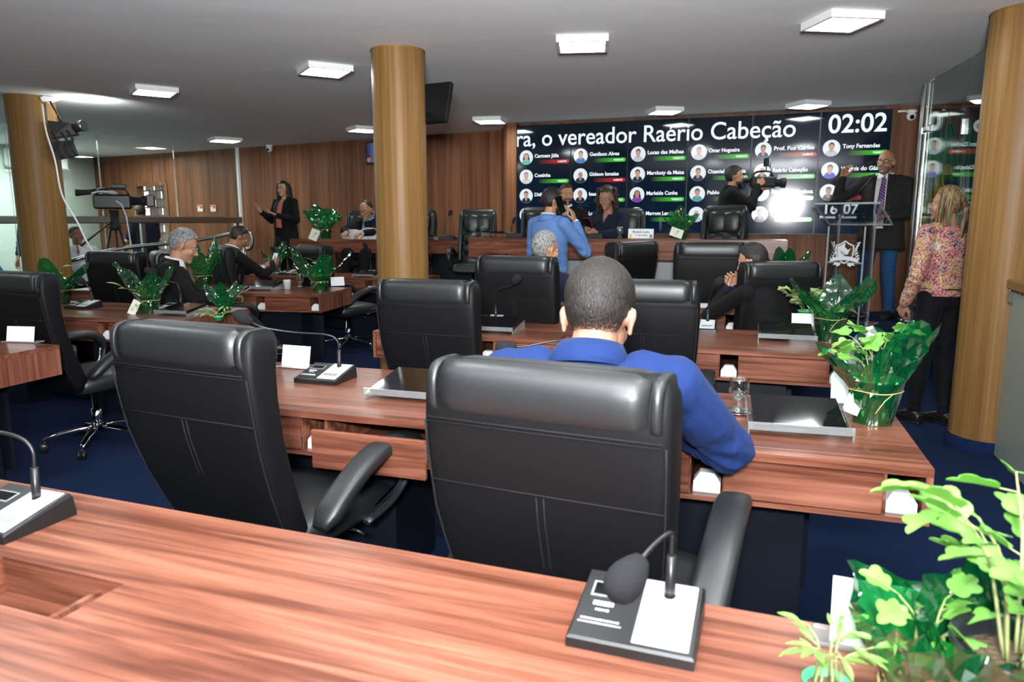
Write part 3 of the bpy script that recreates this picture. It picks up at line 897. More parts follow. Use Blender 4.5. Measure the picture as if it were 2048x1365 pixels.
for i, sc in enumerate(SCREEN):
    MB().bx(.002, PW - .002, -.008, .05, 0, PH).build('housing', M_black, sc)
    MB().bx(.006, PW - .006, -.012, -.008, .004, PH - .004).build('display', M_screen, sc)
    for j, (nm, pres, cl, sk, kind) in enumerate(PANELS[i]):
        x0, z0, R = 0.125, ROWS_Z[j], 0.088
        p = MB()
        disc(p, x0, z0, R, -.0128, 0)
        cp = (x0, z0, R * .985)
        if kind == 'f': disc(p, x0, z0 + .012, .040, -.0130, 2, sx=.9); disc(p, x0, z0 - .025, .046, -.0130, 2)
        disc(p, x0, z0 - .075, .058, -.0132, 3, sx=1.05, clip=cp)
        if cl == 'navy':
            p.add([(x0 - .017, -.0134, z0 - .028), (x0 + .017, -.0134, z0 - .028), (x0, -.0134, z0 - .082)], [(0, 1, 2)], 4)
            p.add([(x0 - .005, -.0136, z0 - .034), (x0 + .005, -.0136, z0 - .034), (x0 + .004, -.0136, z0 - .08), (x0 - .004, -.0136, z0 - .08)], [(0, 1, 2, 3)], 2)
        disc(p, x0, z0 - .024, .018, -.0136, 1)
        if kind in 'mg': disc(p, x0, z0 + .026, .034, -.0137, 2 if kind == 'm' else 5, sx=.86)
        disc(p, x0, z0 + .010, .034, -.0139, 1, sx=.80)
        p.build('portrait', [E_disc, E_skin[sk], E_hair, E_cloth[cl], E_cloth['white'], glow('screen_grey_hair', (.3, .3, .32), .8) if kind == 'g' else E_hair], sc)
        wd = {5: .40}.get(i, None)
        put_text('name_text', nm, .060, E_white, sc, at_s(.235, z0 - .005), bold=.0016, width=min(.036 * len(nm) * .72, PW - .27))
        bar = MB(); bz = z0 - .058
        pts = [(.29, bz - .024), (.655, bz - .024)] + [(.655 + .024 * math.sin(a), bz - .024 * math.cos(a)) for a in [PI * q / 8 for q in range(1, 8)]] + [(.655, bz + .024), (.29, bz + .024)]
        bar.add([(x, -.0128, z) for x, z in pts], [list(range(len(pts)))[::-1]])
        bar.build('status_bar', E_gbar if pres else E_rbar, sc)
        put_text('status_text', 'PRESENTE' if pres else 'AUSENTE', .026, E_white, sc, at_s(.535, bz - .009, .003), bold=.0006)
# running title: every letter belongs to the screen it stands on
me_, bx0, bx1 = text_mesh('ra, o vereador Raério Cabeção', .272, 'LEFT', .002)
title_w = PW * 4.65
sx_ = title_w / (bx1 - bx0)
T = Matrix.Translation((-.02, 1.062, 0)) @ Matrix.Diagonal((sx_, 1, 1, 1))
bm = bmesh.new(); bm.from_mesh(me_); bm.transform(T)
bm.verts.ensure_lookup_table()
seen = set(); groups = {k: [] for k in range(6)}
isl = []
for v in bm.verts:
    if v in seen: continue
    st_, comp = [v], []
    seen.add(v)
    while st_:
        q = st_.pop(); comp.append(q)
        for e in q.link_edges:
            o_ = e.other_vert(q)
            if o_ not in seen: seen.add(o_); st_.append(o_)
    isl.append(comp)
for comp in isl:
    cx_ = sum(v.co.x for v in comp) / len(comp)
    groups[max(0, min(5, int(cx_ / PW)))].append(comp)
for k, comps in groups.items():
    for comp in comps:
        cs = set(comp); idx = {}; vs = []
        for v in comp:
            idx[v] = len(vs); vs.append((max(v.co.x, 0.004) - PW * k, v.co.y, v.co.z))
        fs = [[idx[v] for v in f.verts] for f in bm.faces if f.verts[0] in cs]
        b_ = MB(); b_.add(vs, fs, 0, False, at_s(0, 0))
        b_.build('title_letter', E_white, SCREEN[k])
bm.free()
c_ = SCREEN[5]
put_text('clock_text', '02:02', .27, E_white, c_, at_s(.075, 1.085), bold=.004, width=.57)
put_text('count_text', '16', .15, E_white, c_, at_s(.075, .225), bold=.003, width=.125)
put_text('count_text', '07', .15, E_white, c_, at_s(.285, .225), bold=.003, width=.15)
put_text('caption_text', 'Presentes', .040, E_white, c_, at_s(.055, .175), bold=.001)
put_text('caption_text', 'Ausentes', .040, E_white, c_, at_s(.275, .175), bold=.001)

# small framed screen on the panelled wall left of the middle column
p, s__ = on_wall(741)
t = empty('wall_monitor', tuple(p + wnor * .04 + Vector((0, 0, 1.42))), math.atan2(wdir.y, wdir.x) + PI, 'small bluish portrait screen on the panelled wall beside the middle column', 'screen')
hz = D(741, 285, p.y).z; lz = D(741, 329, p.y).z
MB().bx(-.02, .30, -.02, .03, lz - 1.42, hz - 1.42, b=.008).build('frame', M_black, t)
f = MB(); f.bx(.0, .28, -.024, -.020, lz - 1.42 + .02, hz - 1.42 - .02)
f.build('picture', bar_mat('picture_glow', (0.10, 0.16, 0.42), 0.8), t)
f = MB(); disc(f, .06, lz - 1.42 + .10, .03, -.025, 0); disc(f, .06, lz - 1.42 + .06, .035, -.026, 1); f.build('picture_figure', [E_hair, glow('picture_pink', (.6, .16, .12), .6)], t)
# television on the middle column
tv = empty('television', (COL_C[0] + .10, COL_C[1] + .28, 2.28), math.radians(-28), 'black flat television tilted downwards behind the middle column', 'television')
Mt = Matrix.Rotation(math.radians(-16), 4, 'X')
MB().box((0.02, 0, 0), (.54, .045, .31), Mt, b=.01).build('casing', mat('television_black', (.004, .004, .004), .6, spec=.2), tv)
MB().box((0.02, .025, 0), (.50, .006, .27), Mt).build('display', M_tablet, tv)
MB().tube([(-.06, -.02, 0), (-.10, -.16, -.02)], .02, 8).build('bracket', M_satin, tv)
# ================================================================ things on the desks
def on_desk(px, py, z=0.75, dz=0.0):
    p = G(px, py, z); p.z = z + dz
    return p
# ---------------- conference microphones
def mic_base_parts(t):
    b = MB()
    w_, d, hb, hf = .10, .085, .056, .020
    b.hull([(sx * w_, -d, .0) for sx in (-1, 1)] + [(sx * w_, -d, hf - .004) for sx in (-1, 1)] + [(sx * (w_ - .004), -d + .004, hf) for sx in (-1, 1)]
           + [(sx * (w_ - .004), d - .012, hb) for sx in (-1, 1)] + [(sx * w_, d - .006, hb - .008) for sx in (-1, 1)] + [(sx * w_, d, .012) for sx in (-1, 1)] + [(sx * w_, d, 0) for sx in (-1, 1)])
    b.build('base', M_black, t)
    sl = math.atan2(hb - hf, 2 * d - .016)
    Mt = Matrix.Translation((0, -d + .004, hf)) @ Matrix.Rotation(sl, 4, 'X')
    MB().box((.046, .080, .001), (.088, .148, .003), Mt, b=.0012).build('silver_plate', M_silver, t)
    MB().box((-.052, .112, .0008), (.062, .036, .002), Mt).build('display', M_grey, t)
    MB().box((-.052, .112, .0014), (.054, .028, .002), Mt).build('display_glass', M_tablet, t)
    bt = MB()
    poly = [(-.024 + .009 * math.cos(a), .009 * math.sin(a)) for a in [PI / 2 + PI * k / 8 for k in range(9)]] + [(.024 + .009 * math.cos(a), .009 * math.sin(a)) for a in [-PI / 2 + PI * k / 8 for k in range(9)]]
    bt.prism(poly, 0, .004, M=Mt @ Matrix.Translation((.046, .045, .001)))
    bt.build('button', M_grey, t)
    tx = MB()
    rnd = random.Random(3)
    for yy, hh, n, x0, x1 in ((.078, .012, 6, -.072, -.036), (.063, .005, 5, -.066, -.042), (.040, .004, 12, -.085, -.02), (.032, .003, 16, -.088, -.016)):
        for k in range(n):
            a = x0 + (x1 - x0) * k / n
            tx.box((a, yy, .0009), ((x1 - x0) / n * .7, hh * (.7 + .3 * rnd.random()), .0008), Mt)
    o = tx.build('printed_lettering', M_paper, t)
    o['kind'] = 'stuff'
    MB().lathe([(.016, 0), (.016, .004), (.011, .006), (.011, .0)], 16, M=Mt @ Matrix.Translation((.046, .118, .002))).build('socket_ring', M_white, t)
MIC0 = None
MIC_Z = .05
def mic(loc, yaw, neck, foam, label, r=.028, sc=1.0):
    """neck: list of local points from the socket, foam: end direction length handled by the last two"""
    global MIC0
    ya = math.radians(yaw)
    if MIC0 is None:
        MIC0 = empty('conference_microphone', loc, ya, label, 'microphone', 'desk microphones', sc); mic_base_parts(MIC0); t = MIC0
    else:
        t = dup(MIC0, loc, ya, label, scale=sc, skip=('gooseneck', 'foam_ball', 'neck_collar'))
    s0 = Vector((.046, .034, .048))
    pts = smooth_path([s0] + [Vector(p) for p in neck], 5)
    fr = frames(pts)
    MB().tube(pts, .0042, 8).build('gooseneck', M_black, t)
    MB().tube([s0, s0 + (pts[1] - s0).normalized() * .02, s0 + (pts[3] - s0).normalized() * .075], [.0095, .0095, .008], 10).build('neck_collar', M_black, t)
    p, tt = fr[-1][0], fr[-1][1]
    q = Vector((0, 0, 1)).rotation_difference(tt).to_matrix().to_4x4()
    fb = MB(); fb.lathe([(.0001, -.042), (r * .45, -.040), (r * .72, -.026), (r * .95, -.006), (r, .008), (r * .93, .022), (r * .68, .034), (r * .36, .040), (.0001, .042)], 20, M=Matrix.Translation(p) @ q)
    fb.build('foam_ball', M_foam, t)
    return t
def desk_yaw(k): return math.degrees(DESKS[k][0].rotation_euler.z)
NS = [(.046, .036, .15), (.046, .03, .22), (.03, .005, .30), (.02, -.02, .34)]
mic((0.208, 1.105, .75), -20, [(.046, .036, .135), (.044, .028, .165), (.020, -.015, .155), (-.008, -.065, .122)], None, 'black and silver microphone nearest the camera with a big foam ball drooping forward', .0305)
mic((-1.125, 1.535, .75), -20, [(.046, .036, .11), (.04, .04, .165), (.00, .03, .195), (-.10, .0, .21), (-.22, -.02, .22)], None, 'black and silver microphone at the lower left edge, neck bent out of the picture')
mic((-0.79, 3.01, .75), -18, [(.046, .036, .12), (.040, .034, .165), (.0, .02, .190), (-.13, -.02, .200), (-.24, -.08, .225), (-.30, -.13, .27)], None, 'microphone on the second desk beside the empty lower left chair, neck bent flat')
mic((0.14, 2.72, .75), -18, [(.046, .036, .12), (.055, .03, .20), (.02, .01, .215), (-.08, -.02, .195), (-.155, -.05, .19)], None, 'microphone at the left elbow of the man in the blue suit, foam ball showing')
mic((1.155, 4.42, .75), -17, [(.046, .036, .13), (.05, .02, .20), (.075, -.01, .27), (.10, -.03, .30)], None, 'microphone before the man resting his chin on his hands, neck straight up')
mic((-0.16, 4.66, .75), -18, [(.046, .036, .12), (.05, .02, .19), (.09, .0, .235), (.17, -.03, .255), (.215, -.06, .30)], None, 'microphone right of the lone chair before the third desk, neck bent to the right')
mic((1.66, 6.02, .75), -18, [(.046, .036, .14), (.05, .02, .22), (.06, .0, .26), (.07, -.02, .285)], None, 'microphone on the fourth desk behind the papers, base dark and half hidden')
mic((0.76, 6.62, .75), -18, [(.046, .036, .14), (.046, .03, .22), (.046, .02, .27), (.046, .015, .30)], None, 'microphone standing upright just left of the turned chair before the screens')
mic((-2.52, 5.35, .75), -17, [(.046, .036, .12), (.03, .03, .20), (-.04, .02, .22), (-.12, .0, .255), (-.165, -.02, .29)], None, 'microphone behind the wrapped plant on the left desk with the lock')
mic((-2.46, 7.33, .75), -10, [(.046, .036, .14), (.046, .02, .20), (.046, .01, .23)], None, 'microphone on the desk of the man with the tablet, thin neck straight up')
mic((-2.78, 9.06, .75), -18, [(.046, .036, .12), (.02, .03, .20), (-.10, .0, .25), (-.20, -.02, .31)], None, 'microphone on the farthest left desk in front of the interpreter')
mic((-1.79, 8.92, .75), -18, [(.046, .036, .14), (.04, .03, .24), (.02, .01, .32), (.0, 0, .36)], None, 'microphone on the farthest left desk right beside the middle column')
mic((-3.30, 5.55, .75), -17, [(.046, .036, .12), (.03, .02, .18), (.0, .0, .21)], None, 'microphone mostly hidden behind the wrapped plant nearest the left column')
# platform microphones with their backs to the room
mic((-0.82, 9.40, 1.17), 165, [(.046, .036, .12), (.03, .02, .22), (-.01, .0, .30), (-.03, -.01, .34)], None, 'microphone on the platform table just right of the middle column', .026)
mic((0.88, 7.78, 1.225), 160, [(.046, .036, .08), (.03, .02, .14), (-.01, .0, .17)], None, 'microphone on the platform table in front of the curly-haired woman', .024)
mic((0.05, 8.08, 1.225), 160, [(.046, .036, .10), (.04, .02, .15), (.03, .0, .19)], None, 'microphone on the platform table at the left edge of the screens', .018)

# ---------------- acrylic stands with black tablets
def stand_parts(t, folder=False):
    w_, d = .14, .26
    b = MB()
    tilt = math.radians(9)
    Mt = Matrix.Translation((0, -.12, .022)) @ Matrix.Rotation(tilt, 4, 'X')
    MB().box((0, d / 2, 0), (2 * w_ + .03, d, .004), Mt).build('acrylic_shelf', M_acrylic, t)
    e = MB(); e.box((0, 0, .010), (2 * w_ + .03, .004, .026), Mt); e.build('front_lip', M_acryledge, t)
    for sx in (-1, 1):
        e = MB()
        e.hull([(sx * (w_ + .012) + dx, -.118, 0) for dx in (-.002, .002)] + [(sx * (w_ + .012) + dx, .135, 0) for dx in (-.002, .002)] + [(sx * (w_ + .012) + dx, .135, .060) for dx in (-.002, .002)] + [(sx * (w_ + .012) + dx, -.118, .020) for dx in (-.002, .002)])
        e.build('side_support', M_acryledge, t)
    MB().box((0, d / 2 + .004, .009), (2 * w_ - .005, d - .012, .012), Mt, b=.002).build('black_tablet', M_tablet, t)
ST0 = None
def stand(loc, yaw, label, sc=1.0):
    global ST0
    if ST0 is None:
        ST0 = empty('tablet_stand', loc, math.radians(yaw), label, 'tablet stand', 'acrylic tablet stands', sc); stand_parts(ST0); return ST0
    return dup(ST0, loc, math.radians(yaw), label, scale=sc)
stand((0.925, 2.285, .75), -15, 'black tablet on a clear stand beside the water glass and the near wrapped plant')
stand((-0.375, 2.74, .75), -18, 'black tablet on a clear stand on the second desk, partly behind the central chair', 1.0)
stand((1.56, 4.07, .75), -18, 'black tablet on a clear stand beside the leafy plant on the third desk')
stand((-0.10, 4.38, .75), -18, 'black tablet on a clear stand just right of the lone chair before the third desk', .95)
stand((-2.42, 7.02, .75), -10, 'black tablet on a clear stand in front of the man with the tablet', 1.05)
stand((-2.38, 5.18, .75), -17, 'black tablet on a clear stand behind the wrapped plant by the lock', .9)
stand((-2.55, 9.0, .75), -18, 'black tablet on a clear stand on the farthest left desk', 1.0)
stand((-1.72, 8.62, .75), -18, 'black tablet on a clear stand half hidden by the middle column', .9)
stand((0.60, 7.92, 1.225), 160, 'clear stand with its back to the room before the woman with the red phone', 1.0)
stand((-0.17, 8.28, 1.225), 160, 'clear stand on the platform table left of the man on the phone', .9)
stand((-1.07, 9.35, 1.17), 165, 'clear stand on the platform table against the middle column', .8)

# ---------------- water glasses on little saucers
M_tumbler = clear('thin_glass', (0.95, 0.97, 0.96), (1, 1, 1), 0.0, 1.5, 2.2)
M_water = clear('water', (0.86, 0.90, 0.90), (1, 1, 1), 0.0, 1.33, 2.0)
def glass_parts(t, water=True):
    prof = [(.0305, .0), (.031, .004), (.020, .012), (.014, .020), (.017, .028), (.013, .034), (.022, .046), (.033, .066), (.036, .084), (.034, .104), (.031, .120), (.0295, .121), (.0325, .104), (.0345, .084), (.0315, .067), (.020, .048), (.0001, .042)]
    MB().lathe(prof, 28).build('goblet', M_tumbler, t)
    if water: MB().lathe([(.0001, .0425), (.0195, .0485), (.031, .067), (.0325, .074), (.0001, .074)], 24).build('water', M_water, t)
    MB().lathe([(.0001, -.004), (.038, -.004), (.048, .000), (.048, .0012), (.038, -.0015), (.0001, -.0015)], 28).build('saucer', M_chrome, t)
GL_0 = None
def tumbler(loc, label, sc=1.0):
    global GL_0
    loc = (loc[0], loc[1], loc[2] + .005 * sc)
    if GL_0 is None:
        GL_0 = empty('water_glass', loc, 0, label, 'glass', 'stemmed water glasses', sc); glass_parts(GL_0); return GL_0
    return dup(GL_0, loc, 0, label, scale=sc)
tumbler((0.795, 2.475, .75), 'half-full stemmed water glass on the second desk beside the man in the blue suit')
tumbler(tuple(on_desk(601, 577)), 'stemmed water glass beside the white cup on the desk of the man with the tablet', 1.15)
tumbler((1.12, 7.62, 1.225), 'stemmed water glass beside the printed name card on the platform table', 1.0)
tumbler((-0.33, 8.3, 1.225), 'stemmed water glass in front of the empty tufted chair, right one of two', 1.0)
tumbler((-0.44, 8.36, 1.225), 'stemmed water glass in front of the empty tufted chair, left one of two', .9)
tumbler((-1.78, 9.55, 1.17), 'stemmed water glass beside the paper stack of the man in glasses', 1.0)
# plastic coffee cup
cp = empty('paper_cup', tuple(on_desk(575, 579)), 0, 'small white cup on the desk of the man with the tablet', 'cup')
MB().lathe([(.0001, .002), (.031, .002), (.036, .09), (.037, .092), (.035, .092), (.030, .005), (.0001, .005)], 24).build('cup_body', M_white, cp)
MB().tube([(.02, -.026, .04), (.012, -.032, .055), (.02, -.03, .07)], .002, 6).build('cup_mark', M_black, cp)

# ---------------- cards and papers
def tent_card(loc, yaw, label, w_=.16, h_=.085, m=None, base=True, lean=12):
    t = empty('name_card', loc, math.radians(yaw), label, 'name card', 'folded white name cards')
    Mt = Matrix.Rotation(math.radians(-lean), 4, 'X')
    MB().box((0, 0, h_ / 2 + .006), (w_, .0015, h_), Mt).build('card', m or M_paper, t)
    if base:
        MB().box((.0, .02, .004), (w_ + .05, .06, .008), b=.002).build('acrylic_base', M_acryledge, t)
    return t
tent_card(tuple(on_desk(1705, 812)), -16, 'blank white name card behind the near wrapped plant on the second desk', .15, .105)
tent_card(tuple(on_desk(590, 738)), -20, 'blank white name card on the second desk right of the lower left chair', .15, .10)
tent_card(tuple(on_desk(40, 686)), -8, 'blank white name card on the desk corner at the left edge', .17, .085)
tent_card(tuple(on_desk(1770, 1314)), -22, 'blank white card standing among the plants in the lower right corner', .16, .105)
tent_card(tuple(on_desk(640, 577)), -20, 'grey folded card leaning beside the pale green pot', .12, .07, M_grey, False, 25)
tent_card(tuple(on_desk(676, 573)), 30, 'white folded card behind the cellophane of the pale green pot', .14, .09, None, False)
tent_card(tuple(on_desk(1612, 662)), -10, 'white card with a green edge among the leaves on the third desk', .17, .10)
tent_card((-3.15, 8.98, .75), -30, 'white folded card beside the man with the white phone', .12, .12, None, False)
nc = tent_card((1.32, 7.52, 1.225), -19, 'printed name card with two text lines on the platform table', .26, .10, None, False)
Mn = Matrix.Rotation(math.radians(-12), 4, 'X') @ Matrix.Translation((0, -.0015, .006)) @ RX
M_ink = mat('blue_ink', (0.03, 0.07, 0.22), .6)
put_text('name_text', 'Marleide Cunha', .030, M_ink, nc, Mn @ Matrix.Translation((-.085, .058, 0)), bold=.0006, extrude=.0003, width=.17)
put_text('role_text', '1ª Secretária', .024, M_ink, nc, Mn @ Matrix.Translation((-.055, .026, 0)), bold=.0004, extrude=.0003, width=.12)
bg = MB(); bg.box((-.105, -.002, .03), (.022, .0006, .04), Matrix.Rotation(math.radians(-12), 4, 'X')); bg.build('yellow_mark', mat('yellow_print', (.75, .55, .05), .6), nc)
bg = MB(); bg.box((.105, -.002, .03), (.028, .0006, .034), Matrix.Rotation(math.radians(-12), 4, 'X')); bg.build('blue_mark', mat('blue_print', (.08, .3, .45), .6), nc)
def sheet(loc, yaw, w_, d_, label, name='paper_sheet', n=1, cat='paper', col=None):
    mb = MB()
    r_ = random.Random(len(label))
    for k in range(n):
        a = Matrix.Rotation(r_.uniform(-.09, .09) if n > 1 else 0, 4, 'Z') @ Matrix.Translation((r_.uniform(-.01, .01) if n > 1 else 0, 0, .0012 + k * .0022))
        mb.box((0, 0, 0), (w_, d_, .0016), a)
    return mb.build(name, col or M_paper, None, loc, math.radians(yaw), label=label, cat=cat)
sheet(tuple(on_desk(1408, 612)), -10, .20, .24, 'loose white papers on the fourth desk beside the man resting his chin', n=3)
sheet(tuple(on_desk(545, 577)), -40, .20, .16, 'white sheet on the desk beside the small white cup')
sheet(tuple(on_desk(548, 545)), -25, .34, .24, 'white papers on the farthest left desk under the microphone', n=3)
# thick stacks in front of the reading man
for k, (px_, Y, h_, lb) in enumerate([(712, 9.72, .115, 'tall stack of white papers left of the man in glasses on the platform table'), (752, 9.58, .135, 'tall stack of white papers directly before the man in glasses')]):
    p = D(px_, 476, Y); r_ = random.Random(k)
    t = empty('paper_stack', (p.x, p.y, 1.17), math.radians(-16), lb, 'papers', 'paper stacks on the platform table')
    mb = MB()
    for q in range(12):
        z = h_ * q / 12
        mb.box((r_.uniform(-.008, .008), r_.uniform(-.008, .008), z + h_ / 24), (.29 - .0 * q, .21, h_ / 12 * .8), Matrix.Rotation(r_.uniform(-.03, .03), 4, 'Z'))
    mb.build('sheaf', M_paper, t)
    MB().box((0, 0, h_ + .004), (.27, .2, .003), Matrix.Rotation(.08, 4, 'Z') @ Matrix.Rotation(.06, 4, 'Y')).build('loose_top_sheet', M_paper, t)

# ---------------- potted plants wrapped in green cellophane
def cello_mat(name, tint, gl=3.2):
    m, nt, b, out = newmat(name)
    nt.nodes.remove(b)
    tr = nt.nodes.new('ShaderNodeBsdfTransparent'); tr.inputs[0].default_value = (*tint, 1)
    df = nt.nodes.new('ShaderNodeBsdfTranslucent'); df.inputs[0].default_value = (0.004, 0.17, 0.042, 1)
    d2 = nt.nodes.new('ShaderNodeBsdfDiffuse'); d2.inputs[0].default_value = (0.002, 0.085, 0.026, 1)
    a = nt.nodes.new('ShaderNodeAddShader')
    nt.links.new(df.outputs[0], a.inputs[0]); nt.links.new(d2.outputs[0], a.inputs[1])
    m1 = nt.nodes.new('ShaderNodeMixShader'); m1.inputs[0].default_value = 0.34
    nt.links.new(tr.outputs[0], m1.inputs[1]); nt.links.new(a.outputs[0], m1.inputs[2])
    g = nt.nodes.new('ShaderNodeBsdfGlossy'); g.inputs['Roughness'].default_value = 0.05
    f = nt.nodes.new('ShaderNodeFresnel'); two_sided_ior(nt, f, 1.5)
    mu = nt.nodes.new('ShaderNodeMath'); mu.operation = 'MULTIPLY'; mu.use_clamp = True; mu.inputs[1].default_value = gl
    nt.links.new(f.outputs[0], mu.inputs[0])
    m2 = nt.nodes.new('ShaderNodeMixShader')
    nt.links.new(mu.outputs[0], m2.inputs[0]); nt.links.new(m1.outputs[0], m2.inputs[1]); nt.links.new(g.outputs[0], m2.inputs[2])
    tc = nt.nodes.new('ShaderNodeTexCoord'); no = nt.nodes.new('ShaderNodeTexVoronoi'); no.inputs['Scale'].default_value = 17
    bp = nt.nodes.new('ShaderNodeBump'); bp.inputs['Strength'].default_value = 1.0; bp.inputs['Distance'].default_value = .012
    nt.links.new(tc.outputs['Object'], no.inputs['Vector']); nt.links.new(no.outputs['Distance'], bp.inputs['Height'])
    nt.links.new(bp.outputs['Normal'], g.inputs['Normal'])
    nt.links.new(m2.outputs[0], out.inputs['Surface'])
    return m
M_cello = cello_mat('green_cellophane', (0.045, 0.40, 0.13))
M_pot = mat('green_pot', (0.01, 0.23, 0.065), .3)
M_potpale = mat('pale_green_pot', (0.06, 0.45, 0.17), .35)
M_potblack = mat('black_pot', (0.012, 0.013, 0.015), .4)
M_soil = mat('soil', (0.10, 0.065, 0.035), .95, bump=(90, 1.0, .02))
M_twine = mat('raffia', (0.55, 0.42, 0.18), .7)
def leaf_mat(name, col):
    m, nt, b, out = newmat(name)
    b.inputs['Base Color'].default_value = (*col, 1); b.inputs['Roughness'].default_value = .45
    tl = nt.nodes.new('ShaderNodeBsdfTranslucent'); tl.inputs[0].default_value = (col[0] * 1.3, col[1] * 1.2, col[2], 1)
    mx = nt.nodes.new('ShaderNodeMixShader'); mx.inputs[0].default_value = .3
    nt.links.new(b.outputs[0], mx.inputs[1]); nt.links.new(tl.outputs[0], mx.inputs[2]); nt.links.new(mx.outputs[0], out.inputs['Surface'])
    return m
M_leaf = leaf_mat('fresh_leaf', (0.20, 0.46, 0.085))
M_leafpale = leaf_mat('pale_leaf', (0.40, 0.50, 0.20))
M_stem = mat('stem', (0.28, 0.30, 0.12), .6)
LOBED = [(0, 0)]
for k_ in range(29):
    a_ = -PI / 2 + .38 + (2 * PI - .76) * k_ / 28
    r_ = .30 + .20 * abs(math.cos(2.5 * (a_ - PI / 2))) ** .8
    LOBED.append((r_ * .98 * math.cos(a_), .47 + r_ * 1.06 * math.sin(a_)))
LANCE = [(0, 0), (.10, .2), (.15, .45), (.11, .75), (0, 1), (-.11, .75), (-.15, .45), (-.10, .2)]
def leaf(mb, base, d, up, size, shape, rnd, fold=.18):
    d = d.normalized(); side = d.cross(up).normalized(); nrm = side.cross(d).normalized()
    curl = rnd.uniform(.1, .45)
    def pt(x, y, lift):
        return base + d * (y * size) + side * (x * size) + nrm * (lift * size * (abs(x) * fold * 2) - curl * size * y * y * .5)
    vs = [pt(0, 0, 0)]
    mid = [pt(0, t, 0) for t in (.35, .7)]
    n = len(shape)
    vs = [pt(x, y, 1) for x, y in shape]
    c = len(vs); vs.append(pt(0, .45, 0)); 
    th = nrm * .0007
    b = [v - th for v in vs]
    fs = [(c, k, (k + 1) % n) for k in range(n)]
    m = len(vs)
    fs += [(m + c, m + (k + 1) % n, m + k) for k in range(n)] + [(k, m + k, m + (k + 1) % n, (k + 1) % n) for k in range(n)]
    mb.add(vs + b, fs, 0, False)
def foliage(t, seed, stems, spread, height, lsize, shape, n_leaf, m=None, z0=.10, lean=(0, 0), cx=(0, 0)):
    rnd = random.Random(seed)
    lv, sm = MB(), MB()
    for k in range(stems):
        a = 2 * PI * (k + rnd.random() * .7) / stems
        L = height * rnd.uniform(.6, 1.1)
        rad = spread * rnd.uniform(.35, 1.0)
        b = Vector((cx[0] + .02 * math.cos(a), cx[1] + .02 * math.sin(a), z0))
        top = Vector((cx[0] + rad * math.cos(a) + lean[0], cx[1] + rad * math.sin(a) + lean[1], z0 + L))
        midp = (b + top) / 2 + Vector((-.012 * math.cos(a), -.012 * math.sin(a), L * .16))
        path = smooth_path([b, midp, top], 6)
        sm.tube(path, [.0026 * (1 - .6 * i / len(path)) for i in range(len(path))], 5)
        for j in range(n_leaf):
            f = .35 + .65 * (j + 1) / n_leaf
            q = path[min(int(f * (len(path) - 1)), len(path) - 1)]
            aa = a + rnd.uniform(-1.5, 1.5) if j < n_leaf - 1 else a + rnd.uniform(-.4, .4)
            d = Vector((math.cos(aa), math.sin(aa), rnd.uniform(-.25, .65)))
            s_ = lsize * rnd.uniform(.6, 1.1)
            pet = q + d.normalized() * s_ * .35
            sm.tube([q, pet], .0011, 4)
            up = (Vector((0, 0, 1)) + Vector((rnd.uniform(-.5, .5), rnd.uniform(-.5, .5), 0))).normalized()
            if abs(up.dot(d.normalized())) > .95: up = Vector((1, 0, .2))
            leaf(lv, pet, d, up, s_, shape, rnd)
    sm.build('stems', M_stem, t)
    lv.build('leaves', m or M_leaf, t)
def wrap(t, seed, r0, r1, hp, flare, ruff, points=5, amp=.05, zlow=.0, z_tie=.085, r_tie=None):
    """cellophane drawn tight round the pot, tied, then flaring into ragged, creased points"""
    rnd = random.Random(seed)
    n = 46
    rt_ = r_tie or r1 * 1.03
    ph = [rnd.uniform(0, 2 * PI) for _ in range(6)]
    # ragged points: position, height, outward reach, sharpness
    pts = [(2 * PI * (k + rnd.uniform(-.3, .3)) / points, rnd.uniform(.35, 1.15), rnd.uniform(.25, 1.1), rnd.uniform(5, 14)) for k in range(points)]
    crease = [rnd.uniform(-1, 1) for _ in range(n)]
    crease = [(crease[k] + crease[k - 1] + crease[k - 2]) / 1.9 for k in range(n)]
    prof = [(zlow + .002, r0 * 1.03, .0), (hp * .3, r0 * 1.10, .35), (hp * .65, (r0 + r1) / 2 * 1.12, .6), (z_tie, rt_, .3), (z_tie + .018, r1 * 1.10, .8),
            (z_tie + .045, r1 * 1.30, 1.1), (z_tie + .070, r1 * 1.45 + flare * .15, 1.4), (z_tie + .095, r1 * 1.5 + flare * .35, 1.7), (z_tie + .115, r1 * 1.5 + flare * .5, 2.0)]
    rings = []
    for i, (z, r, wgt) in enumerate(prof):
        ring = []
        for k in range(n):
            a = 2 * PI * k / n
            w_ = math.sin(7 * a + ph[0] + i * .9) * .45 + crease[(k + i // 2) % n] * .55
            rr = r * (1 + .085 * w_ * wgt) + rnd.uniform(-.0045, .0045) * wgt
            zz = z + rnd.uniform(-.005, .005) * wgt
            if i >= 4:
                f = (i - 3) / 5
                up_, out_ = -.25, -.2
                for a0, hh, oo, sh in pts:
                    c = max(0, math.cos((a - a0) / 1.0)) ** sh
                    up_ += 1.25 * hh * c; out_ += 1.1 * oo * c
                rr += flare * out_ * f * .8
                zz += amp * up_ * f * 1.5 + ruff * w_ * f
            ring.append(Vector((rr * math.cos(a), rr * math.sin(a), zz)))
        rings.append(ring)
    mb = MB(); mb.loft(rings, 0, False, cap=False)
    o = mb.build('cellophane_wrap', M_cello, t)
    tw = MB(); tr = rt_ + .004
    tw.tube([(tr * math.cos(2 * PI * k / 24), tr * math.sin(2 * PI * k / 24), z_tie + .002 * math.sin(k)) for k in range(25)], .0018, 5)
    tw.tube([(tr * .2, -tr, z_tie), (tr * .2 - .03, -tr - .01, z_tie - .02), (tr * .2 - .06, -tr - .015, z_tie - .06)], .0016, 5)
    tw.build('raffia_tie', M_twine, t)
    return o
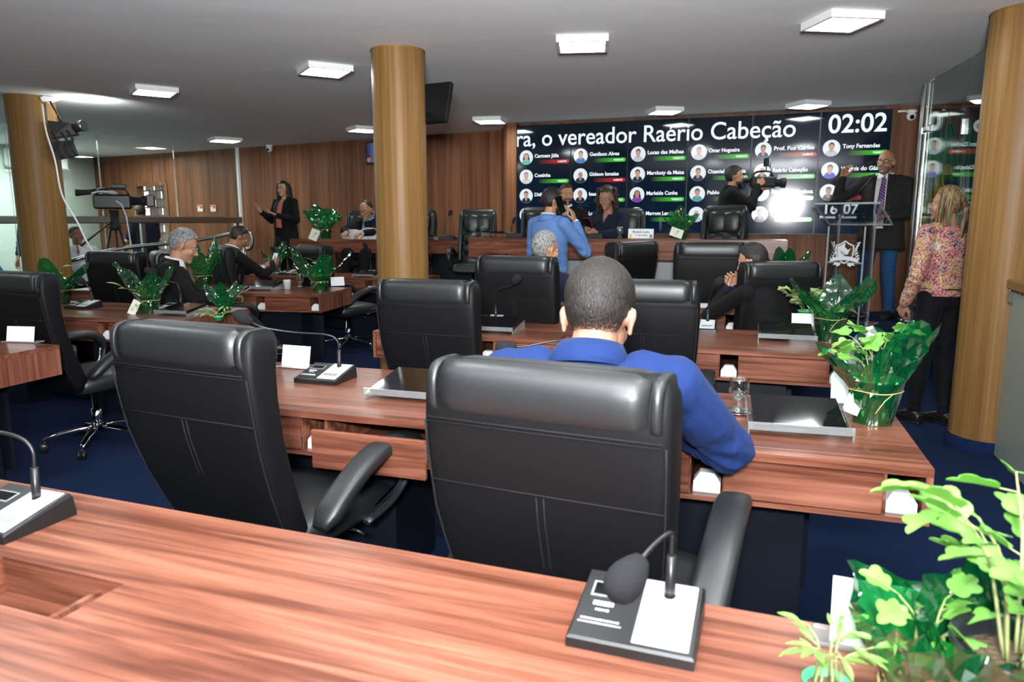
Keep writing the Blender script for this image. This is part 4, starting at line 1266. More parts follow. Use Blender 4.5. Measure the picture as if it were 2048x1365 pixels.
def pot(t, r0, r1, h, m=None, soil=True):
    MB().lathe([(.0001, .001), (r0, .001), (r1, h), (r1 * 1.07, h), (r1 * 1.07, h + .008), (r1 * .95, h + .008), (r0 * .9, .01), (.0001, .01)], 28).build('pot', m or M_pot, t)
    if soil: MB().lathe([(.0001, h * .86), (r1 * .6, h * .88), (r1 * .97, h * .84)], 20).build('soil', M_soil, t)
def tag_card(t, loc, yaw, tilt=25, w_=.05, h_=.075):
    Mt = Matrix.Translation(loc) @ Matrix.Rotation(math.radians(yaw), 4, 'Z') @ Matrix.Rotation(math.radians(-tilt), 4, 'X') @ Matrix.Rotation(math.radians(20), 4, 'Y')
    o = MB().box((0, 0, 0), (w_, .0014, h_), Mt).build('gift_tag', mat('tag_card', (.80, .78, .68), .6), t)
    g = MB(); g.lathe([(.0001, 0), (.013, 0)], 16, M=Mt @ Matrix.Translation((.008, -.0012, .018)) @ Matrix.Rotation(PI / 2, 4, 'X'), cap=False)
    g.build('tag_print', mat('tag_print', (.25, .50, .18), .6), o)
    g = MB()
    for k in range(4): g.box((-.006, -.0012, -.004 - .008 * k), (.026 - .004 * (k % 2), .0006, .003), Mt)
    g.build('tag_text', mat('tag_ink', (.25, .25, .2), .6), o)
def plant(loc, label, yaw=0, sc=1.0):
    return empty('potted_plant', loc, math.radians(yaw), label, 'plant', 'gift plants in green cellophane', sc)
# second desk, sharp and large
t = plant((1.21, 2.36, .75), 'wrapped potted plant with lobed leaves at the right end of the second desk')
pot(t, .062, .082, .145, M_potpale); wrap(t, 11, .062, .080, .145, .065, .012, 4, .115, z_tie=.115)
foliage(t, 5, 7, .095, .16, .074, LOBED, 4, M_leaf, .14, lean=(-.02, 0))
tag_card(t, (-.075, -.02, .07), -20)
# third desk
t = plant(tuple(on_desk(1657, 680)), 'wrapped potted plant with pale leaves at the right end of the third desk')
pot(t, .060, .078, .13, M_pot); wrap(t, 23, .062, .080, .14, .11, .02, 5, .12, z_tie=.125)
foliage(t, 9, 5, .11, .09, .06, LOBED, 3, M_leafpale, .11)
t = plant(tuple(on_desk(1612, 655)), 'leafy unwrapped plant behind the white card on the third desk', 0, 1.0)
pot(t, .045, .055, .10, M_potpale); foliage(t, 31, 8, .15, .15, .060, LOBED, 5, M_leafpale, .09, lean=(-.06, 0))
# lower right corner, close to the lens
t = plant((0.655, 0.85, .75), 'blurred leafy plant in a black pot in the lower right corner', 0, 1.0)
pot(t, .060, .078, .125, M_potblack); wrap(t, 48, .062, .080, .10, .004, .006, 3, .02, z_tie=.05)
foliage(t, 41, 10, .13, .20, .062, LOBED, 5, M_leaf, .11, lean=(.03, .03))
t = plant(tuple(on_desk(1850, 1400)), 'crumpled green cellophane wrap with a loose plant beside the black pot', 30, 1.0)
pot(t, .040, .05, .03, M_potpale, True); wrap(t, 47, .045, .055, .04, .035, .010, 4, .012, z_tie=.014)
foliage(t, 43, 4, .06, .10, .045, LOBED, 3, M_leaf, .05)
t = plant(tuple(on_desk(1650, 1405)), 'small blurred seedling at the right of the nearest microphone', 0, .9)
pot(t, .028, .034, .03, M_potpale, True); foliage(t, 53, 7, .055, .09, .042, LANCE, 4, M_leaf, .03)
# left block
t = plant(tuple(on_desk(122, 606)), 'wrapped spiky plant with a gift tag at the foot of the left column')
pot(t, .065, .082, .13); wrap(t, 61, .065, .080, .13, .12, .02, 5, .09, z_tie=.105)
foliage(t, 62, 7, .06, .17, .10, LANCE, 1, M_leaf, .10); tag_card(t, (-.03, -.10, .07), 10, 25, .085, .12)
t = plant(tuple(on_desk(298, 626)), 'wrapped plant with a gift tag on the left desk beside the lock drawer')
pot(t, .063, .078, .12); wrap(t, 71, .063, .076, .12, .10, .02, 5, .10, z_tie=.095)
foliage(t, 72, 5, .13, .07, .10, LANCE, 1, M_leafpale, .13, lean=(-.06, -.02)); tag_card(t, (-.06, -.085, .05), 0, 20, .06, .11)
t = plant(tuple(on_desk(437, 641)), 'low sprig of light leaves at the near edge of the left desk', 0, 1)
pot(t, .025, .03, .02, M_potpale); foliage(t, 81, 7, .12, .05, .06, LANCE, 4, M_leafpale, .015)
t = plant(tuple(on_desk(640, 584)), 'pale green pot in dark cellophane at the corner of the desk with the white cup')
pot(t, .07, .082, .15, M_potpale); wrap(t, 91, .07, .075, .13, .15, .02, 4, .15, z_tie=.10)
foliage(t, 92, 3, .03, .17, .09, LANCE, 2, M_leafpale, .13)
t = plant(tuple(on_desk(406, 575)), 'wrapped plant between the grey-haired man and the man with the white phone')
pot(t, .07, .085, .14); wrap(t, 101, .07, .083, .14, .12, .03, 5, .16, z_tie=.12)
foliage(t, 102, 4, .05, .12, .06, LANCE, 2, M_leaf, .12)
t = plant((-3.05, 9.35, .75), 'dark wrapped plant behind the man with the white phone', 0, 1)
pot(t, .06, .075, .13); wrap(t, 105, .06, .073, .13, .10, .02, 4, .12, z_tie=.11)
foliage(t, 106, 3, .04, .1, .05, LANCE, 2, M_leaf, .12)
p = D(650, 476, 9.72)
t = plant((p.x, p.y, 1.17), 'wrapped plant with a gift tag at the left end of the platform table', 0, 1.15)
pot(t, .06, .075, .13); wrap(t, 111, .06, .073, .13, .12, .02, 5, .13, z_tie=.11)
foliage(t, 112, 5, .06, .16, .06, LANCE, 3, M_leafpale, .12); tag_card(t, (-.09, -.12, .05), 0, 15, .10, .13)
p = D(1360, 477, 7.42)
t = plant((p.x, p.y, 1.225), 'wrapped plant with a gift tag on the platform table left of the cameraman', 0, .9)
pot(t, .065, .08, .13); wrap(t, 121, .065, .078, .13, .10, .02, 5, .10, z_tie=.11)
foliage(t, 122, 6, .05, .20, .06, LANCE, 3, M_leafpale, .12); tag_card(t, (-.07, -.13, .075), 0, 15, .14, .10)
t = plant((0.16, 6.72, .75), 'thin green cellophane plant beside the head of the seated grey-haired man', 0, 1)
pot(t, .06, .075, .13); wrap(t, 131, .06, .073, .13, .11, .02, 5, .13, z_tie=.11)
t = plant((-.12, 7.0, .75), 'small green sprig showing over the chair of the grey-haired man', 0, 1)
pot(t, .05, .06, .12); foliage(t, 142, 6, .05, .19, .07, LANCE, 2, M_leaf, .12)
t = plant((2.50, 6.62, .75), 'dark wrapped plant behind the head of the man resting his chin', 0, 1.0)
pot(t, .06, .075, .13); wrap(t, 151, .06, .073, .13, .14, .02, 4, .13, z_tie=.11)
t = plant((-2.05, 5.12, .75), 'green cellophane bundle at the right end of the left desk by the seated man', 0, .8)
pot(t, .05, .06, .09); wrap(t, 161, .05, .058, .09, .10, .02, 4, .08, z_tie=.07)
# ================================================================ lectern, cameras, flags, rails and wall fittings
# ---------------- clear lectern with the white crest
PJ = Vector((3.24, 7.0, STG)); LY = math.radians(-43)
lec = empty('lectern', PJ, LY, 'clear acrylic lectern with a white winged crest in front of the bald speaker', 'lectern')
lt = math.radians(24)
Ml = Matrix.Translation((0, 0, 1.06)) @ Matrix.Rotation(-lt, 4, 'X')
MB().box((0, .02, 0), (.58, .48, .012), Ml).build('reading_top', M_acrylic, lec)
eg = MB()
for c, d in (((0, -.22, 0), (.58, .012, .016)), ((0, .26, 0), (.58, .008, .014)), ((-.29, .02, 0), (.008, .48, .014)), ((.29, .02, 0), (.012, .48, .016))): eg.box(c, d, Ml)
eg.build('polished_edge', M_lecedge, lec)
MB().box((-.05, .05, .03), (.24, .20, .05), Ml, b=.004).build('document_tray', M_acrylic, lec)
for sx in (-1, 1):
    MB().bx(sx * .165 - .006, sx * .165 + .006, -.13, .15, .02, .99).build('side_panel', M_acrylic, lec)
    for y in (-.13, .15):
        MB().bx(sx * .165 - .007, sx * .165 + .007, y - .005, y + .005, .02, .99 + (y * .4)).build('panel_edge', M_lecedge, lec)
MB().bx(-.165, .165, -.138, -.130, .02, .985).build('front_panel', M_acrylic, lec)
MB().bx(-.16, .16, -.12, .14, .595, .603).build('inner_shelf', M_acrylic, lec)
MB().bx(-.16, .16, -.124, -.120, .590, .606).build('shelf_edge', M_lecedge, lec)
MB().bx(-.24, .24, -.22, .22, .002, .018).build('foot_plate', M_acrylic, lec)
fe = MB(); fe.bx(-.242, .242, -.224, -.218, .002, .019); fe.bx(-.242, -.238, -.22, .22, .002, .019); fe.bx(.238, .242, -.22, .22, .002, .019); fe.build('foot_edge', M_lecedge, lec)
# crest: shield with a bird, laurel sprays and a ribbon
cr = MB()
CZ, yf = .70, -.1405
def flat(poly, dy=0.0, m=0):
    n = len(poly)
    cr.add([(x, yf - dy, CZ + z) for x, z in poly] + [(x, yf - dy - .0012, CZ + z) for x, z in poly],
           [list(range(n)), [n + i for i in range(n)][::-1]] + [(i, n + i, n + (i + 1) % n, (i + 1) % n) for i in range(n)], m)
def shield(s_, w=.082, h=.115):
    return [(-w * s_, h * .55 * s_), (-w * .45 * s_, h * .72 * s_), (0, h * .95 * s_), (w * .45 * s_, h * .72 * s_), (w * s_, h * .55 * s_), (w * s_, -h * .25 * s_), (w * .7 * s_, -h * .62 * s_), (0, -h * s_), (-w * .7 * s_, -h * .62 * s_), (-w * s_, -h * .25 * s_)]
o_, i_ = shield(1.0), shield(.87)
for k in range(10):
    k2 = (k + 1) % 10
    flat([o_[k], o_[k2], i_[k2], i_[k]])
i2 = shield(.80)
flat([(0, i2[2][1]), i2[1], i2[0], i2[9], (-.045, -.06), (0, -.03)])
flat([(.0, .045), (.028, .02), (.055, .035), (.038, .005), (.03, -.02), (.01, -.028), (.0, -.02)])
flat([(-.05, .02), (-.01, .0), (.012, -.02), (-.012, -.03), (-.035, -.012)])
for sx in (-1, 1):
    for k in range(7):
        a = -1.15 + k * .30
        x, z = sx * (.098 + .012 * math.cos(k)), -.075 + k * .024
        d = (sx * .020, .030)
        for q in (1, -.35):
            flat([(x, z), (x + d[0] * q + .006, z + d[1] * .5), (x + d[0] * 1.25 * q, z + d[1]), (x + d[0] * .5 * q - .004, z + d[1] * .75)])
    flat([(sx * .03, -.105), (sx * .085, -.10), (sx * .10, -.128), (sx * .075, -.122), (sx * .06, -.14), (sx * .035, -.125)])
    flat([(sx * .012, -.095), (sx * .05, -.06), (sx * .056, -.07), (sx * .018, -.108)])
    flat([(sx * .11, -.07), (sx * .135, -.06), (sx * .125, -.08), (sx * .138, -.095), (sx * .108, -.095)])
flat([(-.11, -.055), (-.05, -.042), (0, -.038), (.05, -.042), (.11, -.055), (.11, -.092), (.05, -.080), (0, -.076), (-.05, -.080), (-.11, -.092)], .0014)
cr.build('crest', M_white, lec)
tm_ = MB(); tm_.tube(smooth_path([(.10, -.02, 1.04), (.115, .0, 1.10), (.03, .02, 1.16), (.02, .03, 1.24), (.09, .10, 1.36), (.115, .13, 1.40)], 5), .004, 8)
tm_.ball((.12, .137, 1.41), (.014, .014, .022), 12, 8)
tm_.build('lectern_microphone', M_black, lec)
tm_ = MB(); tm_.tube(smooth_path([(.10, -.02, 1.03), (.04, .05, .9), (.02, .1, .6), (.05, .13, .3), (.2, .1, .03)], 5), .003, 6); tm_.build('microphone_cable', M_black, lec)

# ---------------- television camera on its tripod behind the left glass
pt = D(228, 430, 9.75)
tp = empty('tripod', (pt.x, pt.y, 0), math.radians(35), 'black camera tripod standing before the left glass with a long pan handle', 'tripod')
for k, a in enumerate((80, 200, 320)):
    a = math.radians(a); x, y = math.cos(a), math.sin(a)
    l_ = MB().tube([(x * .06, y * .06, 1.30), (x * .20, y * .20, .75), (x * .40, y * .40, .02)], .016, 8).build('leg', M_satin, tp)
    MB().ball((x * .40, y * .40, .025), .025, 10, 8).build('rubber_foot', M_black, l_)
    MB().tube([(x * .10, y * .10, 1.16), (x * .22, y * .22, .70)], .010, 6).build('leg_brace', M_satin, l_)
MB().lathe([(.0001, 1.28), (.07, 1.28), (.075, 1.33), (.055, 1.40), (.06, 1.55), (.0001, 1.55)], 16).build('fluid_head', M_satin, tp)
MB().tube([(0, 0, 1.42), (-.25, -.22, 1.24), (-.44, -.40, 1.10)], [.010, .011, .017], 8).build('pan_handle', M_satin, tp)
tvc = empty('television_camera', (pt.x, pt.y, 1.56), math.radians(-68), 'large black television camera on the tripod at left with a coiled white cable', 'camera', None, 1.12)
MB().bx(-.075, .075, -.20, .20, .0, .17, b=.02).build('camera_body', M_black, tvc)
MB().bx(-.076, -.074, -.08, .12, .05, .12).build('side_panel', M_black, tvc)
MB().tube([(0, .2, .10), (0, .30, .10), (0, .301, .10), (0, .36, .10)], [.055, .055, .06, .06], 18).build('lens', M_satin, tvc)
MB().bx(-.085, .085, .36, .45, .03, .17, b=.01).build('lens_hood', M_black, tvc)
MB().tube(smooth_path([(0, -.16, .17), (0, -.12, .23), (0, .12, .235), (0, .17, .17)], 4), .013, 8).build('handle', M_black, tvc)
MB().tube([(-.05, -.05, .24), (-.05, -.22, .20), (-.05, -.32, .19), (-.05, -.38, .19)], [.02, .03, .035, .045], 12).build('viewfinder', M_satin, tvc)
MB().bx(.02, .07, .0, .16, .24, .29, b=.008).build('shotgun_holder', M_black, tvc)
MB().tube(smooth_path([(.0 + .11 * math.cos(k * .45), -.08 + .13 * math.sin(k * .45), .19 + .012 * math.sin(k)) for k in range(24)] + [(.10, .10, .05), (.12, .16, -.4), (.10, .17, -.9), (.10, .18, -1.36)], 3), .008, 8).build('white_cable', M_white, tvc)
# ---------------- rig hanging at the left column
cz = Vector((COL_L[0] + .31, COL_L[1] - .05, 0))
rg = empty('camera_rig', (cz.x, cz.y, CEIL), 0.3, 'black remote camera rig hanging from the ceiling beside the left column', 'camera')
MB().tube([(-.08, 0, -.03), (.02, 0, -.26)], .010, 8).build('ceiling_arm', M_black, rg)
MB().hull([(-.12 + random.uniform(-.03, .03), random.uniform(-.06, .06), -random.uniform(0, .07)) for k in range(14)] + [(.05, 0, -.02), (-.1, 0, -.001)]).build('taped_mount', M_paper, rg)
MB().hull([(-.09, -.08, -.24), (.10, -.08, -.26), (.14, -.07, -.36), (-.07, -.08, -.40), (-.09, .08, -.24), (.10, .08, -.26), (.14, .07, -.36), (-.07, .08, -.40)]).build('upper_unit', M_black, rg)
MB().tube([(.10, -.02, -.30), (.21, -.08, -.28)], [.045, .052], 14).build('lens', M_satin, rg)
MB().tube([(.19, -.07, -.284), (.225, -.09, -.278)], [.055, .055], 14).build('lens_ring', M_steel, rg)
MB().hull([(-.08, -.07, -.44), (.08, -.07, -.42), (.12, -.06, -.56), (-.04, -.06, -.60), (-.08, .07, -.44), (.08, .07, -.42), (.12, .06, -.56), (-.04, .06, -.60)]).build('lower_unit', M_black, rg)
for k, (x, z) in enumerate(((-.06, -.40), (.02, -.40), (.07, -.38))):
    MB().tube(smooth_path([(x, -.09, z + .05), (x + .05, -.12, z - .03), (x + .02, -.11, z - .10), (x + .07, -.08, z - .19)], 4), .012, 7).build('looped_cable', M_satin, rg)
MB().ball((-.07, -.10, -.52), .018, 10, 8).build('chrome_knob', M_chrome, rg)
MB().tube(smooth_path([(-.10, -.16, -.10), (-.08, -.20, -.35), (-.03, -.20, -.62), (.0, -.20, -.95), (.10, -.18, -1.2), (.17, -.15, -1.42), (.24, -.05, -1.6), (.36, .02, -1.75)], 5), .0085, 8).build('white_cable', M_white, rg)
rl_ = area('camera_rig_lamp', (cz.x + .30, cz.y + .10, 2.42), (math.radians(180 - 20), math.radians(-35), 0), .05, 5, (0.93, 1.0, 0.98))
# ---------------- dome cameras
def dome(loc, yaw, label):
    t = empty('security_camera', loc, math.radians(yaw), label, 'security camera', 'white dome cameras')
    MB().lathe([(.0001, 0), (.05, 0), (.055, -.02), (.05, -.03), (.0001, -.03)], 20).build('base', M_white, t)
    MB().ball((0, -.01, -.065), (.048, .052, .048), 18, 12).build('ball_housing', M_white, t)
    MB().lathe([(.0001, 0), (.022, 0), (.022, .012), (.0001, .014)], 16, M=Matrix.Translation((0, -.055, -.075)) @ Matrix.Rotation(PI / 2 + .3, 4, 'X')).build('camera_eye', M_tablet, t)
p, s__ = on_wall(556); pc = p + wnor * .10
dome((pc.x, pc.y, CEIL - .001), -10, 'white security camera above the interpreter on the panelled wall')
p = S_R + sdir * .17 + snor * .10
dome((p.x, p.y, CEIL - .06), -20, 'white security camera above the right end of the screens')
MB().bx(-.13, .02, -.012, .012, -.02, .0).build('conduit', M_steel, bpy.data.objects['security_camera.001'])
# ---------------- fire notices on the panelled wall
for k, px_ in enumerate((403, 429)):
    p, s__ = on_wall(px_)
    t = empty('safety_notice', tuple(p + wnor * .008 + Vector((0, 0, D(px_, 417, p.y).z))), math.atan2(wdir.y, wdir.x) + PI, ['red and white extinguisher notice on the panelled wall, left one', 'red and white extinguisher notice on the panelled wall, right one'][k], 'sign', 'extinguisher notices')
    MB().bx(-.075, .075, -.004, .0, -.06, .06).build('board', mat('notice_pink_%d' % k, (.62, .30, .28), .5), t)
    g = MB(); g.bx(-.05, -.015, -.0055, -.004, -.05, .02); g.bx(.005, .06, -.0055, -.004, -.05, -.01); g.build('white_field', M_white, t)
    g = MB(); g.bx(.0, .06, -.0055, -.004, .01, .045); g.bx(-.055, -.02, -.0055, -.004, .03, .045); g.build('red_field', mat('notice_red_%d' % k, (.50, .03, .03), .5), t)
# ---------------- ramp handrail at the left of the platform
hr = empty('handrail', (0, 0, 0), 0, 'dark chrome ramp handrail in front of the panelled wall at left', 'handrail')
q = [D(140, 522, 8.9), D(245, 497, 9.3), D(380, 483, 9.8), D(487, 463, 10.2)]
e1 = D(497, 463, 10.25); e2 = D(504, 478, 10.25); e3 = D(501, 497, 10.25); e4 = D(490, 499, 10.25)
MB().tube(smooth_path([tuple(v) for v in q + [e1, e2, e3, e4]], 5), .024, 12).build('rail', M_steel, hr)
for v in (q[1], q[3]):
    MB().tube([(v.x, v.y, v.z - .01), (v.x, v.y, 0.0)], .018, 10).build('post', M_steel, hr)
# ---------------- air conditioner and door frames of the gallery wall
wl_x = PR.x + 0.1
ac = empty('air_conditioner', (wl_x + .002, 12.75, 2.40), 0, 'white wall air conditioner high on the pale gallery wall', 'air conditioner')
MB().bx(0, .22, -.85, .55, -.14, .16, b=.03).build('housing', M_white, ac)
MB().bx(.20, .225, -.80, .50, -.13, -.09).build('louvre', M_grey, ac)
# ---------------- flags by the right glass
def flag(px, Y, label, cols, seed):
    p = D(px, HOR, Y)
    t = empty('flag', (p.x, p.y, STG), math.radians(-15), label, 'flag', 'flags on poles beside the platform')
    MB().tube([(0, 0, .02), (0, 0, 2.02)], .014, 10).build('pole', M_chrome, t)
    MB().lathe([(.0001, .001), (.12, .001), (.11, .03), (.03, .05), (.0001, .05)], 20).build('pole_base', M_chrome, t)
    MB().lathe([(.0001, 2.02), (.022, 2.04), (.018, 2.08), (.0001, 2.12)], 12).build('finial', M_chrome, t)
    rnd = random.Random(seed)
    mb = MB(); n, m_ = 26, 30
    vs = []; mi = []
    for i in range(m_ + 1):
        for k in range(n + 1):
            f, u = i / m_, k / n
            w_ = .05 + .19 * f ** .7
            x = (u - .1) * w_ * 1.15 + .02; y = .045 * math.sin(u * 15 + f * 2 + seed) * (.4 + f) - .03
            vs.append((x + .03 * f, y, 1.93 - 1.55 * f - .16 * u * f))
    fs = [(i * (n + 1) + k, i * (n + 1) + k + 1, (i + 1) * (n + 1) + k + 1, (i + 1) * (n + 1) + k) for i in range(m_) for k in range(n)]
    for (i, k) in [(i, k) for i in range(m_) for k in range(n)]:
        f, u = i / m_, k / n
        c = cols(f, u)
        mb.add([vs[j] for j in (i * (n + 1) + k, i * (n + 1) + k + 1, (i + 1) * (n + 1) + k + 1, (i + 1) * (n + 1) + k)], [(0, 1, 2, 3)], c, True)
    o = mb.build('cloth', [mat('flag_green_%d' % seed, (.02, .22, .06), .8), mat('flag_yellow_%d' % seed, (.50, .44, .02), .8), mat('flag_white_%d' % seed, (.55, .60, .58), .8), mat('flag_blue_%d' % seed, (.02, .05, .22), .8)], t)
    bm = bmesh.new(); bm.from_mesh(o.data); bmesh.ops.remove_doubles(bm, verts=bm.verts, dist=.0005); bm.to_mesh(o.data); bm.free()
    md = o.modifiers.new('thickness', 'SOLIDIFY'); md.thickness = .003
    return t
flag(1836, 7.15, 'draped white and yellow flag nearest the speaker beside the glass edge', lambda f, u: 1 if .50 < f + .25 * u < .64 or .70 < f + .25 * u < .80 and f < .72 else 2 if f > .2 else 0, 1)
flag(1868, 7.35, 'draped green and yellow flag behind the right glass screen', lambda f, u: 1 if .38 < f - .2 * u < .62 and u > .3 else 3 if .30 < f < .36 else 0, 2)
flag(1905, 7.3, 'draped white and green flag behind the woman with the ponytail', lambda f, u: 2 if u < .5 and f > .25 else 0, 3)
# socket plate, floor box, cable
t = empty('socket_plate', (S_R.x + .28, S_R.y - .24, 0.62), wall_yaw, 'small grey wall socket plate beside the glass edge near the platform floor', 'socket')
MB().bx(-.05, .05, -.012, 0, -.05, .05, b=.004).build('plate', M_steel, t); MB().bx(-.015, .015, -.015, -.012, -.015, .015).build('outlet', M_black, t)
fb_ = empty('floor_box', (G(1800, 720, 0).x, G(1800, 720, 0).y, 0), -.3, 'small white floor box on the carpet in front of the platform', 'floor box')
MB().bx(-.09, .09, -.05, .05, .001, .05, b=.006).build('housing', M_black, fb_); MB().bx(-.07, .07, -.03, .04, .05, .056).build('lid', M_white, fb_)
# ================================================================ people
def realize(mb, voxel, smooth=6, fac=.5):
    """voxel-union of the gathered shapes -> one continuous mesh"""
    me = bpy.data.meshes.new('tmp')
    me.from_pydata([tuple(v) for v in mb.v], [], mb.f)
    bm = bmesh.new(); bm.from_mesh(me); bmesh.ops.recalc_face_normals(bm, faces=bm.faces); bm.to_mesh(me); bm.free()
    o = bpy.data.objects.new('tmp', me)
    r = o.modifiers.new('r', 'REMESH'); r.mode = 'VOXEL'; r.voxel_size = voxel; r.use_smooth_shade = True
    if smooth:
        s = o.modifiers.new('s', 'SMOOTH'); s.factor = fac; s.iterations = smooth
    out = eval_mesh(o)
    bpy.data.objects.remove(o); bpy.data.meshes.remove(me)
    return out
def obj_from(name, me, mats, parent):
    me.materials.clear()
    for m in (mats if isinstance(mats, (list, tuple)) else [mats]): me.materials.append(m)
    for p in me.polygons: p.use_smooth = True
    o = bpy.data.objects.new(name, me); COL.objects.link(o); o.parent = parent
    return o
def join_meshes(a, b):
    bm = bmesh.new(); bm.from_mesh(a); bm.from_mesh(b)
    bm.to_mesh(a); bm.free(); bpy.data.meshes.remove(b)
    return a
SKIN = {}
def skin_mat(tone):
    if tone not in SKIN:
        m = mat('skin_%d' % len(SKIN), tone, .48, spec=.4, bump=(70, .08, .004))
        m.node_tree.nodes['Principled BSDF'].inputs['Subsurface Weight'].default_value = .08
        m.node_tree.nodes['Principled BSDF'].inputs['Subsurface Radius'].default_value = (.01, .004, .002)
        SKIN[tone] = m
    return SKIN[tone]
def cloth_mat(name, col, rough=.85, sheen=.02, fold=.5):
    m, nt, b, out = newmat(name)
    b.inputs['Base Color'].default_value = (*col, 1); b.inputs['Roughness'].default_value = rough
    b.inputs['Specular IOR Level'].default_value = .12; b.inputs['Sheen Weight'].default_value = sheen
    tc = nt.nodes.new('ShaderNodeTexCoord')
    n1 = nt.nodes.new('ShaderNodeTexNoise'); n1.inputs['Scale'].default_value = 7; n1.inputs['Distortion'].default_value = 1.3; n1.inputs['Detail'].default_value = 2
    b1 = nt.nodes.new('ShaderNodeBump'); b1.inputs['Strength'].default_value = fold; b1.inputs['Distance'].default_value = .03
    nt.links.new(tc.outputs['Object'], n1.inputs['Vector']); nt.links.new(n1.outputs['Fac'], b1.inputs['Height']); nt.links.new(b1.outputs[0], b.inputs['Normal'])
    return m
def hair_mat(name, c0, c1, sc=(90, 90, 14)):
    m, nt, b, out = newmat(name)
    tc = nt.nodes.new('ShaderNodeTexCoord'); mp = nt.nodes.new('ShaderNodeMapping'); mp.inputs['Scale'].default_value = sc
    n = nt.nodes.new('ShaderNodeTexNoise'); n.inputs['Scale'].default_value = 1; n.inputs['Detail'].default_value = 5; n.inputs['Distortion'].default_value = .8
    nt.links.new(tc.outputs['Object'], mp.inputs[0]); nt.links.new(mp.outputs[0], n.inputs['Vector'])
    r = ramp(nt, [(.32, c0), (.66, c1)]); nt.links.new(n.outputs['Fac'], r.inputs[0]); nt.links.new(r.outputs[0], b.inputs['Base Color'])
    bp = nt.nodes.new('ShaderNodeBump'); bp.inputs['Strength'].default_value = .7; bp.inputs['Distance'].default_value = .006
    nt.links.new(n.outputs['Fac'], bp.inputs['Height']); nt.links.new(bp.outputs[0], b.inputs['Normal'])
    b.inputs['Roughness'].default_value = .5; b.inputs['Specular IOR Level'].default_value = .35
    return m
def fade_mat(name, c0, c1, z0, z1):
    m = hair_mat(name, c0, c1, (240, 240, 90)); nt = m.node_tree
    out = nt.nodes['Material Output']; b = nt.nodes['Principled BSDF']
    tc = nt.nodes.new('ShaderNodeTexCoord'); sp = nt.nodes.new('ShaderNodeSeparateXYZ'); nt.links.new(tc.outputs['Object'], sp.inputs[0])
    mr = nt.nodes.new('ShaderNodeMapRange'); mr.inputs[1].default_value = z0; mr.inputs[2].default_value = z1; mr.inputs[3].default_value = .25; mr.inputs[4].default_value = .80
    nt.links.new(sp.outputs[2], mr.inputs[0])
    n = nt.nodes.new('ShaderNodeTexNoise'); n.inputs['Scale'].default_value = 420; n.inputs['Detail'].default_value = 2; nt.links.new(tc.outputs['Object'], n.inputs['Vector'])
    lt = nt.nodes.new('ShaderNodeMath'); lt.operation = 'LESS_THAN'; nt.links.new(n.outputs['Fac'], lt.inputs[0]); nt.links.new(mr.outputs[0], lt.inputs[1])
    tr = nt.nodes.new('ShaderNodeBsdfTransparent'); mx = nt.nodes.new('ShaderNodeMixShader')
    nt.links.new(lt.outputs[0], mx.inputs[0]); nt.links.new(tr.outputs[0], mx.inputs[1]); nt.links.new(b.outputs[0], mx.inputs[2]); nt.links.new(mx.outputs[0], out.inputs['Surface'])
    return m
H_black = hair_mat('black_hair', (.006, .005, .005), (.022, .018, .016))
H_brown = hair_mat('dark_brown_hair', (.012, .007, .005), (.05, .03, .02))
H_grey = hair_mat('grey_hair', (.03, .03, .03), (.36, .36, .36), (130, 130, 60))
H_blond = hair_mat('streaked_blond_hair', (.009, .006, .004), (.25, .16, .07), (50, 50, 6))
H_buzz = fade_mat('buzzed_hair', (.005, .0042, .004), (.024, .019, .017), 1.00, 1.17)
M_eye = mat('eye_white', (.75, .73, .70), .2); M_iris = mat('iris', (.015, .010, .008), .1)
M_lip = mat('lips', (.34, .13, .11), .5)
M_frames = mat('spectacle_frame', (.012, .010, .010), .25)
M_lens = clear('spectacle_lens', (.93, .95, .95), (1, 1, 1), .0, 1.5, 1.6)
M_shoe = mat('dark_leather_shoe', (.012, .009, .008), .3)

def head_shapes(mb, Mh, jaw=1.0, nose=1.0):
    s = MB()
    s.ball((0, -.012, .032), (.074, .094, .093), 24, 16)
    s.ball((0, .022, -.030), (.060 * jaw, .066, .080), 20, 14)
    s.ball((0, .030, -.072), (.042 * jaw, .052, .042), 16, 10)
    s.ball((0, .076, -.094), (.022 * jaw, .018, .016), 12, 8)
    s.capsule((-.034, .070, .028), (.034, .070, .028), .014)
    for sx in (-1, 1): s.ball((sx * .038, .056, -.026), (.024, .028, .026), 12, 8)
    s.capsule((0, .084, .016), (0, .108 + .006 * (nose - 1), -.026), .0085, .0125 * nose)
    for sx in (-1, 1): s.ball((sx * .012, .094, -.030), (.010, .013, .009), 10, 6)
    s.capsule((-.016, .080, -.056), (.016, .080, -.056), .0085); s.capsule((-.013, .078, -.067), (.013, .078, -.067), .009)
    for sx in (-1, 1):
        Me = Matrix.Translation((sx * .079, -.010, -.004)) @ Matrix.Rotation(sx * .35, 4, 'Z') @ Matrix.Rotation(-.15, 4, 'X')
        s.ball((0, 0, .004), (.0085, .019, .031), 14, 10, M=Me)
        s.ball((sx * .005, -.004, .012), (.007, .016, .020), 12, 8, M=Me)
        s.ball((0, .004, -.026), (.007, .010, .010), 10, 8, M=Me)
    for v in s.v: mb.v.append(Mh @ v)
    b = len(mb.v) - len(s.v)
    for f, m, sm in zip(s.f, s.m, s.s): mb.f.append([b + i for i in f]); mb.m.append(m); mb.s.append(sm)
